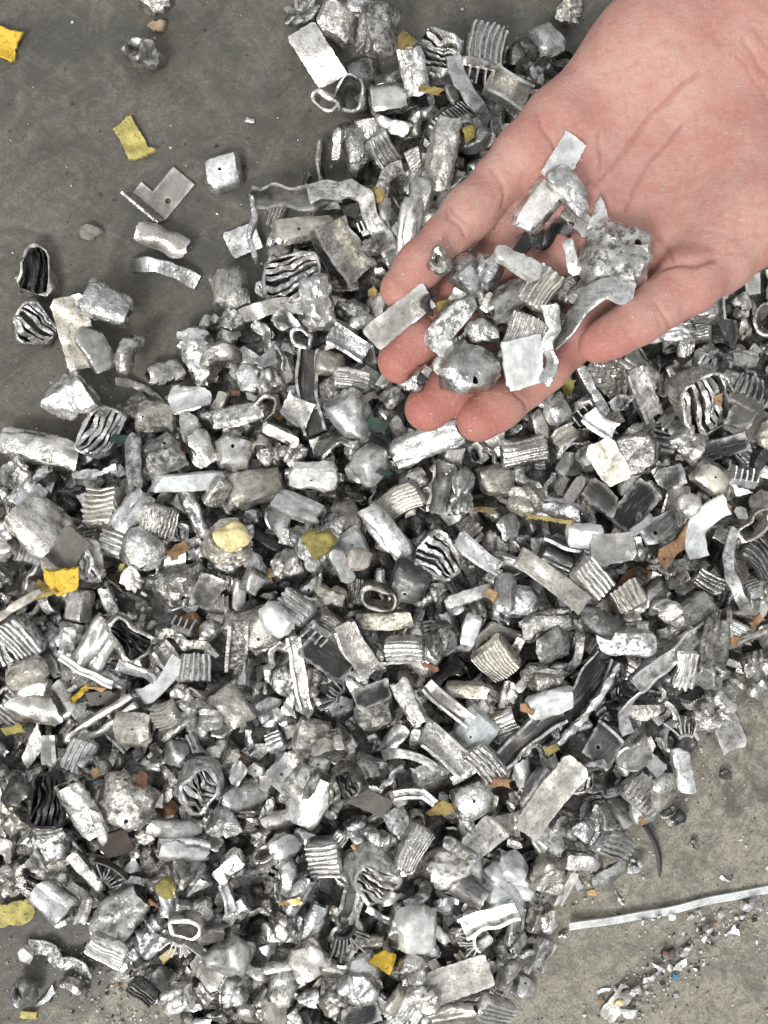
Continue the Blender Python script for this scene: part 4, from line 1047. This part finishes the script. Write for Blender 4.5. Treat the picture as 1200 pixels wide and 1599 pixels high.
bar 905 1340 64 30 -10 W
chan 885 1390 60 16 70 glossy_white
nug 846 1435 60 46 -15 G
ground_strip 1052 1419 330 12 10 glossy_white|long narrow white strip lying across the floor|long white floor strip
nug 880 1462 18 14 0 S
chan 845 1500 60 30 70 S
blk 820 1540 36 40 60 W
shard 1062 1508 46 18 38 S
shard 1020 1528 12 40 -60 K
flat 968 1570 60 28 50 B
chip 1058 1529 9 11 60 blue|tiny bright blue fleck on the floor at the bottom right
chip 1116 1448 23 8 28 orange
shard 970 1405 26 10 -50 D
shard 1137 1375 14 20 70 W
egg 1170 1420 22 16 -20 W
nug 1135 1210 26 20 0 D
nug 1087 1320 14 18 70 D
nug 1108 1452 20 16 20 S
nug 1132 1436 18 14 60 W
shard 1150 1458 26 18 30 G
shard 1098 1462 16 10 70 W
bar 1085 1440 16 9 40 S
nug 1046 1492 24 18 10 D
nug 1072 1488 22 16 50 S
shard 1030 1512 24 14 -30 W
nug 1050 1516 20 14 80 G
lump 1040 1490 11 10 0 rust
nug 992 1548 22 18 30 S
nug 975 1545 18 14 0 D
shard 945 1552 24 14 20 S
lump 968 1566 14 10 0 cream
nug 1000 1572 20 16 70 G
shard 985 1590 40 22 10 W
lump 940 1566 13 7 10 tan
nug 1012 1440 14 10 0 W
nug 1003 1436 10 14 0 S
nug 1030 1432 12 16 0 S
chip 1050 1432 14 20 40 glossy_white
shard 1095 1432 18 9 -20 W
nug 1180 1408 26 18 30 W
'''
def rows(txt):
    for ln in txt.strip().splitlines():
        ln = ln.strip()
        if not ln or ln.startswith('#'): continue
        a = [s.strip() for s in ln.split('|')]; t = a[0].split()
        yield t[0], *map(float, t[1:6]), t[6], (a[1] or None) if len(a) > 1 else None, a[2] if len(a) > 2 else None
cat_rows = list(rows(CAT)); cat_uv = np.array([(c[1], c[2]) for c in cat_rows])
# fill: pieces of the same kinds between and under the listed ones
r1 = np.random.default_rng(23)
fills = poisson(r1, 29, 0, 17)
dist = np.linalg.norm(fills[:, None] - cat_uv[None], axis=2).min(1); fills = fills[dist > 21]
fk = ['nug', 'blk', 'hole1', 'plate', 'flat', 'shard', 'curl', 'strip', 'bar', 'worm', 'tube', 'chan', 'rib', 'fine', 'lay', 'fan', 'comb', 'egg', 'hol', 'crook', 'crush']
fp = np.array([27, 9, 1.0, 3.5, 1, 7, 6, 6, 7, 4, 1.6, 4, 6, 2, 4, .4, 1.2, 3.5, 3, 5, 19]); fp /= fp.sum()
for i, (u, v) in enumerate(fills):
    k = fk[r1.choice(len(fk), p=fp)]; dark = 1.0 if (u > 780 and 520 < v < 1200) or (u > 380 and 980 < v < 1180) or (u < 160 and v > 1150) else 0.0
    pt = np.array([.38, .33, .18 + .08 * dark, .06 + .16 * dark, .02 + .08 * dark, .085]); T = 'WSGDKB'[r1.choice(6, p=pt / pt.sum())]
    if k in ('nug', 'worm', 'hol') and T == 'K': T = 'D'
    L = float(np.clip(r1.lognormal(math.log(43), 0.3), 24, 86)); W = L * {'strip': .32, 'bar': .45, 'chan': .38, 'crook': .35, 'shard': .6, 'curl': .55, 'worm': .8, 'crush': .55}.get(k, r1.uniform(.62, .95))
    put(k, u, v, L, W, r1.uniform(0, 360), T, HM, 5000 + i, q=.80, tilt=.3)
for i, (k, u, v, L, W, a, T, txt, land) in enumerate(cat_rows):
    loose = pile_depth(np.array([[u, v]]))[0] < -25
    put(k, u, v, L, W, a, T, HM, 900 + i, q=1.0 if loose else .84, tilt=.03 if loose else .12, text=txt, land=land)

# ------------------------------------------------------------------ the hand (one continuous skin, from a distance field)
def J(u, v, z, rpx): s = (CAMZ - z) / FPX; x, y = P(u, v, z); return np.array([x, y, z, rpx * s])
def hand():
    cell = 0.62; C = [J(*c) for c in ((872, 190, 130, 50), (782, 283, 131, 42), (697, 370, 135, 36.5), (623, 452, 138, 31))]
    ring = [J(*c) for c in ((868, 302, 127, 50), (764, 424, 122, 42), (684, 503, 127, 38), (624, 564, 132, 34.5))]
    midf = [J(*c) for c in ((902, 388, 127, 50), (815, 488, 122, 42), (740, 572, 126, 38), (668, 638, 131, 35))]
    idx = [J(*c) for c in ((960, 462, 128, 50), (884, 532, 124, 43), (815, 602, 128, 38), (748, 655, 133, 34.5))]
    thumb = [J(*c) for c in ((1225, 270, 128, 78), (1122, 405, 138, 54), (1030, 474, 145, 41), (968, 519, 146, 32), (929, 540, 145.5, 25))]
    car = [J(*c) for c in ((1110, -40, 126, 72), (1150, 20, 125, 74), (1195, 85, 125, 76), (1225, 150, 126, 76))]
    arm = [J(1165, 40, 124, 100), J(1330, -90, 122, 112), J(1560, -300, 118, 130)]
    allj = np.array(C + ring + midf + idx + thumb); lo = np.array([allj[:, 0].min() - 12, -62.0, 98.0]); lo[1] = allj[:, 1].min() - 14; hi = np.array([J(1560, -300, 118, 130)[0] + 10, J(1560, -300, 118, 130)[1] + 14, 172.0])
    n = ((hi - lo) / cell).astype(int) + 1; ax = [lo[i] + cell * np.arange(n[i]) for i in range(3)]
    X, Y, Z = [a.astype(np.float32) for a in np.meshgrid(*ax, indexing='ij', sparse=True)]
    def cone(a, b, zs=1.0):
        ba = b[:3] - a[:3]; L2 = float(ba @ ba); t = np.clip(((X - a[0]) * ba[0] + (Y - a[1]) * ba[1] + (Z - a[2]) * ba[2]) / L2, 0, 1)
        return np.sqrt((X - a[0] - t * ba[0]) ** 2 + (Y - a[1] - t * ba[1]) ** 2 + ((Z - a[2] - t * ba[2]) * zs) ** 2) - (a[3] + (b[3] - a[3]) * t)
    def ell(c, rad): k = np.sqrt(((X - c[0]) / rad[0]) ** 2 + ((Y - c[1]) / rad[1]) ** 2 + ((Z - c[2]) / rad[2]) ** 2); return (k - 1) * min(rad)
    def smin(a, b, k): h = np.maximum(k - np.abs(a - b), 0) / k; return np.minimum(a, b) - h * h * k * 0.25
    def finger(js, pad=1.0):
        d = None
        for a, b in zip(js, js[1:]): c = cone(a, b); d = c if d is None else smin(d, c, 2.0)
        for a, b in zip(js, js[1:]):                      # the soft pads on the palm side
            m = a * .45 + b * .55; d = smin(d, ell((m[0], m[1], m[2] + m[3] * .30), (m[3] * 1.02, m[3] * 1.02, m[3] * .86)), 4.0)
        return d
    palm = None
    for a, b in zip(car, (C[0], ring[0], midf[0], idx[0])):
        c = cone(a, b, 1.0); palm = c if palm is None else smin(palm, c, 9.0)
    hy = J(1035, 75, 131, 70); palm = smin(palm, ell(hy[:3], (19, 19, 12)), 10)
    th = J(1140, 305, 135, 70); palm = smin(palm, ell(th[:3], (21, 23, 15)), 10)
    fb = J(930, 290, 131, 50); palm = smin(palm, ell(fb[:3], (14, 20, 8.5)), 8)
    w1 = cone(arm[0], arm[1], 1.35); w2 = cone(arm[1], arm[2], 1.2); palm = smin(palm, smin(w1, w2, 6), 12)
    dn = J(1000, 235, 150, 40); de = -ell((dn[0], dn[1], 151.5), (31, 27, 15)); h_ = np.maximum(8 - np.abs(palm - de), 0) / 8; palm = np.maximum(palm, de) + h_ * h_ * 2.0   # the hollow of the palm
    D = smin(palm, finger(thumb), 6.0)
    for fg, k in ((C, 6.0), (ring, 5.0), (midf, 5.0), (idx, 5.0)): D = np.minimum(D, smin(palm, finger(fg), k))
    # surface nets
    S = D < 0; nx, ny, nz = S.shape; cnt = np.zeros((nx - 1, ny - 1, nz - 1), np.int8)
    for i in (0, 1):
        for j in (0, 1):
            for k in (0, 1): cnt += S[i:nx - 1 + i, j:ny - 1 + j, k:nz - 1 + k]
    act = np.argwhere((cnt > 0) & (cnt < 8)); ids = np.full(cnt.shape, -1, np.int64); ids[tuple(act.T)] = np.arange(len(act))
    acc = np.zeros((len(act), 3)); num = np.zeros(len(act)); cor = [(i, j, k) for i in (0, 1) for j in (0, 1) for k in (0, 1)]
    for a in cor:
        for d in range(3):
            if a[d]: continue
            b = list(a); b[d] = 1; va = D[tuple((act + a).T)]; vb = D[tuple((act + b).T)]; m = (va < 0) != (vb < 0); t = va[m] / (va[m] - vb[m])
            p = np.tile(np.array(a, float), (m.sum(), 1)); p[:, d] += t; acc[m] += p; num[m] += 1
    V = (act + acc / num[:, None]) * cell + lo; F = []
    for d in range(3):
        sl0 = [slice(None)] * 3; sl1 = [slice(None)] * 3; sl0[d] = slice(0, -1); sl1[d] = slice(1, None); A, Bq = S[tuple(sl0)], S[tuple(sl1)]; e = np.argwhere(A != Bq); o = [k for k in range(3) if k != d]
        ok = (e[:, o[0]] > 0) & (e[:, o[1]] > 0) & (e[:, o[0]] < S.shape[o[0]] - 1) & (e[:, o[1]] < S.shape[o[1]] - 1); e = e[ok]; q = []
        for da, db in ((1, 1), (0, 1), (0, 0), (1, 0)): c = e.copy(); c[:, o[0]] -= da; c[:, o[1]] -= db; q.append(ids[tuple(c.T)])
        q = np.stack(q, 1); fl_ = A[tuple(e.T)] ^ (d == 1); q[~fl_] = q[~fl_][:, ::-1]; F.append(q)
    F = np.concatenate(F); F = F[(F >= 0).all(1)]
    for _ in range(2):                                    # relax the grid
        s = np.zeros_like(V); c = np.zeros(len(V))
        for k in range(4): np.add.at(s, F[:, k], V[F[:, (k + 1) % 4]] + V[F[:, (k - 1) % 4]]); np.add.at(c, F[:, k], 2)
        V = V * .5 + s / c[:, None] * .5
    nrm = np.zeros_like(V); fn = np.cross(V[F[:, 2]] - V[F[:, 0]], V[F[:, 3]] - V[F[:, 1]])
    for k in range(4): np.add.at(nrm, F[:, k], fn)
    nrm /= np.linalg.norm(nrm, axis=1)[:, None] + 1e-9
    # creases: (points in photo pixels, depth mm, half width mm)
    U = np.stack(to_px(V[:, 0], V[:, 1], V[:, 2]), 1); pxmm = (CAMZ - V[:, 2]) / FPX; cre = np.zeros(len(V)); up = np.clip(nrm[:, 2] * 2, 0, 1); mv_ = np.zeros(len(V))
    LINES = [([(843, 180), (851, 205), (866, 232), (872, 255)], .6, .8), ([(766, 262), (778, 280), (790, 300), (786, 322)], .6, .8), ([(697, 327), (704, 340), (716, 352), (724, 366)], .7, .6), ([(704, 322), (712, 334), (724, 345)], .5, .5),
             ([(978, 326), (988, 300), (1016, 253), (1040, 222), (1066, 195)], .8, .8), ([(930, 292), (960, 258), (990, 215), (1016, 184), (1060, 140), (1090, 118)], .8, .9), ([(935, 215), (937, 250), (934, 292)], .6, .7), ([(905, 300), (925, 285), (960, 262)], .5, .7),
             ([(1004, 430), (1022, 416), (1054, 407), (1085, 409), (1115, 404)], 1.3, 1.4), ([(1050, 405), (1040, 385), (1030, 372)], .8, .9), ([(1025, 470), (1033, 488), (1042, 506), (1046, 518)], .6, .7), ([(1017, 472), (1026, 492), (1032, 508)], .35, .5),
             ([(655, 480), (668, 488), (682, 503), (690, 520)], .7, .6), ([(668, 470), (682, 480), (694, 494)], .4, .5), ([(803, 612), (812, 622), (822, 632)], .6, .6), ([(722, 545), (738, 560), (752, 575)], .6, .6),
             ([(1161, 60), (1180, 90), (1200, 120), (1220, 160)], .5, .8), ([(1150, 85), (1175, 118), (1200, 160)], .35, .7), ([(1175, 40), (1195, 70), (1215, 95)], .4, .7), ([(1110, 330), (1140, 345), (1180, 350)], .22, .6), ([(1100, 360), (1140, 372), (1190, 368)], .25, .6), ([(1120, 300), (1160, 315), (1195, 318)], .2, .6), ([(1130, 395), (1160, 392), (1198, 375)], .3, .7)]
    rl = np.random.default_rng(5)
    for _ in range(26):                                   # faint cross lines of the palm and heel
        a0 = np.array([rl.uniform(930, 1190), rl.uniform(30, 390)]); an = rl.choice([2.3, .75]) + rl.normal() * .25; ln = rl.uniform(18, 60); LINES.append(([tuple(a0), tuple(a0 + ln * .5 * np.array([math.cos(an), math.sin(an)])), tuple(a0 + ln * np.array([math.cos(an + .15), math.sin(an + .15)]))], rl.uniform(.10, .24), .45))
    wob = waves(rl, 0.02); wb2 = waves(rl, 0.02); vx = np.c_[U, 0 * U[:, 0]]; U = U + np.stack([wob(vx), wb2(vx)], 1) * 2.0
    for pts, dep, wid in LINES:
        wid = wid * .78
        pts = np.array(pts, float); d = np.full(len(V), 1e9)
        near = (U[:, 0] > pts[:, 0].min() - 25) & (U[:, 0] < pts[:, 0].max() + 25) & (U[:, 1] > pts[:, 1].min() - 25) & (U[:, 1] < pts[:, 1].max() + 25) & (nrm[:, 2] > 0)
        for a, b in zip(pts, pts[1:]): ab = b - a; t = np.clip(((U[near] - a) @ ab) / (ab @ ab), 0, 1); d[near] = np.minimum(d[near], np.linalg.norm(U[near] - a - t[:, None] * ab, axis=1))
        g = np.exp(-(d * pxmm / wid) ** 2); mv_ = np.maximum(mv_, g * dep); cre = np.maximum(cre, g * min(1, dep))
    for c_, d_ in ((C, .55), (ring, .5), (midf, .5), (idx, .5), (thumb[1:4], .45)):      # the fingers narrow a little at their joints
        for k_ in (1, 2) if len(c_) == 4 else (1,): mv_ = mv_ + d_ * np.exp(-(np.linalg.norm(V - c_[k_][:3], axis=1) / (c_[k_][3] * 1.25)) ** 4) * .6
    up = np.maximum(up, .5); mv_ = mv_ + .28 * waves(rl, .035)(V) + .10 * waves(rl, .12)(V)
    V = V - nrm * (mv_ * up)[:, None]
    red = np.zeros(len(V))
    for j, a in ((C[3], .5), (ring[3], .95), (midf[3], 1.0), (idx[3], 1.0), (thumb[4], .75), (ring[2], .4), (midf[2], .4), (idx[2], .45)): red = np.maximum(red, a * np.exp(-((np.linalg.norm(V[:, :2] - j[:2], axis=1)) / 11.0) ** 2))
    o = mesh_object('hand', V, F.tolist(), None, ['skin'], smooth=0)
    for nm, val in (('redness', red * .8), ('crease', cre * up)):
        at = o.data.attributes.new(nm, 'FLOAT', 'POINT'); at.data.foreach_set('value', val.astype(np.float32))
    o['category'] = 'hand'; o['label'] = 'open cupped hand, palm up, holding a handful of scrap above the heap'
    return V, F
HV, HF = hand()
HH = Height(-20, -60, 215, 250, 0.8, -1e6); HH.add(np.concatenate([HV, HV[HF].mean(1)]))
HANDCAT = '''
crush 790 452 62 40 20 G|grey crushed profile under the pale flat bar in the hand
nug 770 478 52 44 60 S|small silver nugget deep in the handful above the middle finger
nug 852 482 56 46 10 G|grey nugget wedged behind the finely ribbed block in the hand
shard 718 462 56 34 70 S|silver shard beneath the large nugget on the fingers
nug 795 545 54 44 -30 S|silver nugget beneath the white rectangular plate
crush 700 556 58 34 55 G|grey crushed profile beneath the drilled block on the middle finger
nug 848 540 46 40 0 S|silver nugget between index finger and wavy strip
blk 888 445 50 42 30 G|small grey block between the ribbed block and the palm block
crush 915 452 60 36 40 S|silver crushed profile against the large block in the palm
shard 838 350 64 36 20 S|silver shard beneath the black strip in the palm
plate 905 345 54 34 -40 G|grey bent plate above the large block in the palm
nug 780 515 40 36 0 D|dark little nugget in the centre of the handful
nug 880 500 44 36 60 D|dark nugget under the curled ribbon
crook 850 372 92 40 24 K|black strip lying across the finger bases|black strip in the palm
blk 845 312 92 52 52 W|pale slab lying at the base of the ring finger
flat 886 240 86 40 58 glossy_white|bright strip pointing up the palm
bar 885 300 92 42 -48 S|silver bar crossing the bright strip in the palm
shard 935 331 86 34 52 G|thin grey shard standing on edge in the palm
lumpblk 957 400 112 104 -12 S|large battered square block resting on the palm|large block in the palm
bar 890 405 58 20 -78 W|small white stick between palm pieces
crush 800 468 76 40 40 G|grey flap under pieces on the fingers
rib 846 446 54 78 -35 B|beige ribbed block on the middle of the hand
nug 745 430 90 86 -30 S|large crumpled nugget on the ring finger|large nugget on the fingers
bar 812 406 88 36 -26 W|pale flat bar next to the large crumpled nugget
hol 686 412 52 46 70 S|small silver ring on the pinky|small ring on the pinky
flat 624 490 116 44 35 G|silver notched plate bridging pinky and ring fingertips
worm 670 468 46 30 80 D|small dark hook beside the notched plate
chip 695 472 26 34 60 olive|olive tuft wedged between pinky and ring finger
bar 706 500 108 42 50 S|crumpled silver bar along the ring finger
nug 757 510 68 42 -15 S|small crumpled nugget in the middle of the handful
shard 694 535 60 24 62 G|thin grey shard beside the crumpled bar in the hand
fine 822 520 66 70 -20 S|finely ribbed block on the index finger
lumpblk 738 566 92 84 -20 G|grey drilled square block on the middle finger
flat 815 567 82 64 -80 glossy_white|white rectangular plate on the index finger
gold 655 586 46 36 50 black_rubber|small dark nugget between ring and middle fingertips
crook 868 530 130 40 -88 S|wavy silver strip hanging beside the index finger
ribbon 925 492 130 92 0 W|broad bright ribbon curling over the thumb base|curled ribbon by the thumb
'''
for i, (k, u, v, L, W, a, T, txt, land) in enumerate(rows(HANDCAT)):
    put(k, u, v, L, W, a, T, HH, 3000 + i, q=.80, tilt=.12, follow=.55, text=txt, land=land, floor=60.0)

# ------------------------------------------------------------------ fine scrap: the mass under the pieces, and grit on the floor
def stuff_object(name, st, mats, label, cat=None):
    o = mesh_object(name, np.concatenate(st['v']), st['f'], st['m'], mats, smooth=35); o['kind'] = 'stuff'; o['label'] = label; o['category'] = cat or 'scrap'; return o
stuff_object('scrap_fragments', stuff, SM, 'mass of small metal fragments filling the gaps under the heap', 'fragments')
r2 = np.random.default_rng(31); grit = dict(v=[], f=[], m=[], n=0); GM = ['glossy_white', 'crumpled_D', 'tan', 'sheet_W', 'dark_brown']
OCT = (np.array([(1, 0, 0), (-1, 0, 0), (0, 1, 0), (0, -1, 0), (0, 0, 1), (0, 0, -1)], float), [(0, 2, 4), (2, 1, 4), (1, 3, 4), (3, 0, 4), (2, 0, 5), (1, 2, 5), (3, 1, 5), (0, 3, 5)])
def grain(u, v, s, m):
    x, y = P(u, v, 0); a = OCT[0] * (s * r2.uniform(.5, 1, 3)) * r2.uniform(.7, 1.1, (6, 1)); a = a @ (rz(r2.uniform(0, 6.3)) @ rx(r2.uniform(0, 3))).T; a += [x, y, -a[:, 2].min() * .9]; add_stuff(grit, a, OCT[1], m)
pts = r2.uniform((0, 0), (1200, 1599), (9000, 2)); dp = pile_depth(pts)
for (u, v), d in zip(pts, dp):
    if d > 10: continue
    w = (0.5 if u > 750 and v > 1050 else 0.65 if v > 1350 else 0.06) * (1.5 if d > -60 and v > 600 else 1) + (.35 if d > -45 else .08 if d > -110 else 0)
    if r2.random() < w: grain(u, v, min(1.6, r2.lognormal(math.log(.38), .5)), r2.choice(5, p=[.5, .14, .06, .22, .08]))
for cu, cv, su, sv, n, a in ((1125, 1447, 48, 16, 90, .35), (1065, 1500, 42, 20, 110, .6), (985, 1565, 36, 26, 150, .8), (1020, 1440, 25, 10, 26, .2), (1190, 1415, 20, 10, 22, 0), (190, 1530, 60, 26, 190, 0), (300, 1590, 90, 12, 120, 0), (120, 1500, 60, 20, 60, -.3), (1010, 1270, 40, 20, 40, 0.6), (480, 1590, 70, 10, 60, 0), (930, 1390, 40, 14, 36, .3), (1090, 1130, 30, 24, 40, .8)):
    for _ in range(n):
        p, q_ = r2.normal(size=2); du, dv = p * su * math.cos(a) + q_ * sv * math.sin(a), -p * su * math.sin(a) + q_ * sv * math.cos(a); grain(cu + du, cv + dv, min(2.6, r2.lognormal(math.log(.7), .5)), r2.choice(5, p=[.42, .18, .06, .29, .05]))
for cu, cv in ((655, 655), (668, 640), (745, 660), (735, 640), (620, 545), (760, 625), (640, 440), (700, 390), (1000, 500), (960, 520), (1040, 250), (900, 260), (990, 200), (830, 250), (610, 580)):     # crumbs stuck to the skin
    for _ in range(2):
        u, v = cu + r2.normal() * 12, cv + r2.normal() * 12; x, y = P(u, v, 140); i, j, ok = HH.cells(np.array([[x, y, 0.0]]))
        if ok[0] and HH.h[i[0], j[0]] > 0:
            a = OCT[0] * (r2.uniform(.22, .55) * r2.uniform(.6, 1, 3)) @ rz(r2.uniform(0, 6)).T; add_stuff(grit, a + [x, y, HH.h[i[0], j[0]] + .1], OCT[1], int(r2.choice([0, 3])))
stuff_object('metal_grit', grit, GM, 'fine metal grit and flecks scattered over the floor', 'grit')

# ------------------------------------------------------------------ labels: what it looks like, and where it lies next to something easy to find
def direction(du, dv):
    a = math.degrees(math.atan2(-dv, du)) % 360
    return ['right of', 'up and right of', 'above', 'up and left of', 'left of', 'down and left of', 'below', 'down and right of'][int((a + 22.5) // 45) % 8]
lands = [t for t in THINGS if t['land']]; ORD = ['nearest', 'second nearest', 'third nearest', 'fourth nearest', 'fifth nearest', 'sixth nearest', 'seventh nearest', 'eighth nearest', 'ninth nearest', 'tenth nearest', 'eleventh nearest', 'twelfth nearest']
GROUP = {'nugget': 'crushed nuggets in the scrap heap', 'block': 'blocks in the scrap heap', 'plate': 'plates in the scrap heap', 'shard': 'shards in the scrap heap', 'sheet': 'rolled sheets in the scrap heap', 'strip': 'strips in the scrap heap', 'bar': 'bars in the scrap heap', 'lump': 'lumps in the scrap heap', 'tube': 'tube rings in the scrap heap',
         'channel': 'channel pieces in the scrap heap', 'fin': 'broken fins in the scrap heap', 'chip': 'coloured chips in the scrap heap', 'bracket': 'brackets in the scrap heap', 'rod': 'rods in the scrap heap', 'profile': 'crushed profiles in the scrap heap'}
pool = {}
for t in THINGS:
    o = t['o']; o['group'] = GROUP.get(t['cat'], 'other scrap in the heap')
    if t['text']: o['label'] = t['text']; continue
    ld = min((l for l in lands if l is not t), key=lambda l: math.hypot(l['u'] - t['u'], l['v'] - t['v'])); d = math.hypot(ld['u'] - t['u'], ld['v'] - t['v'])
    size = 'small ' if max(t['L'], t['W']) < 46 else 'large ' if max(t['L'], t['W']) > 84 else ''
    noun = KIND[t['kind']][2]; tone = TONE_WORD.get(t['T'], {'glossy_white': 'glossy white', 'black_rubber': 'black'}.get(t['T'], t['T'].replace('_', ' '))); desc = f'{size}{tone} {noun}'; key = (desc, direction(t['u'] - ld['u'], t['v'] - ld['v']), ld['land']); pool.setdefault(key, []).append((d, t))
for (desc, dr, ld), l in pool.items():
    l.sort(key=lambda e: e[0])
    for i, (_, t) in enumerate(l): t['o']['label'] = f'{desc} {dr} {ld}' if len(l) == 1 else f'{desc}, {ORD[min(i, 11)]} {dr} {ld}'
print('pieces', len(THINGS), 'tris', sum(len(p.vertices) - 2 for m in bpy.data.meshes for p in m.polygons))
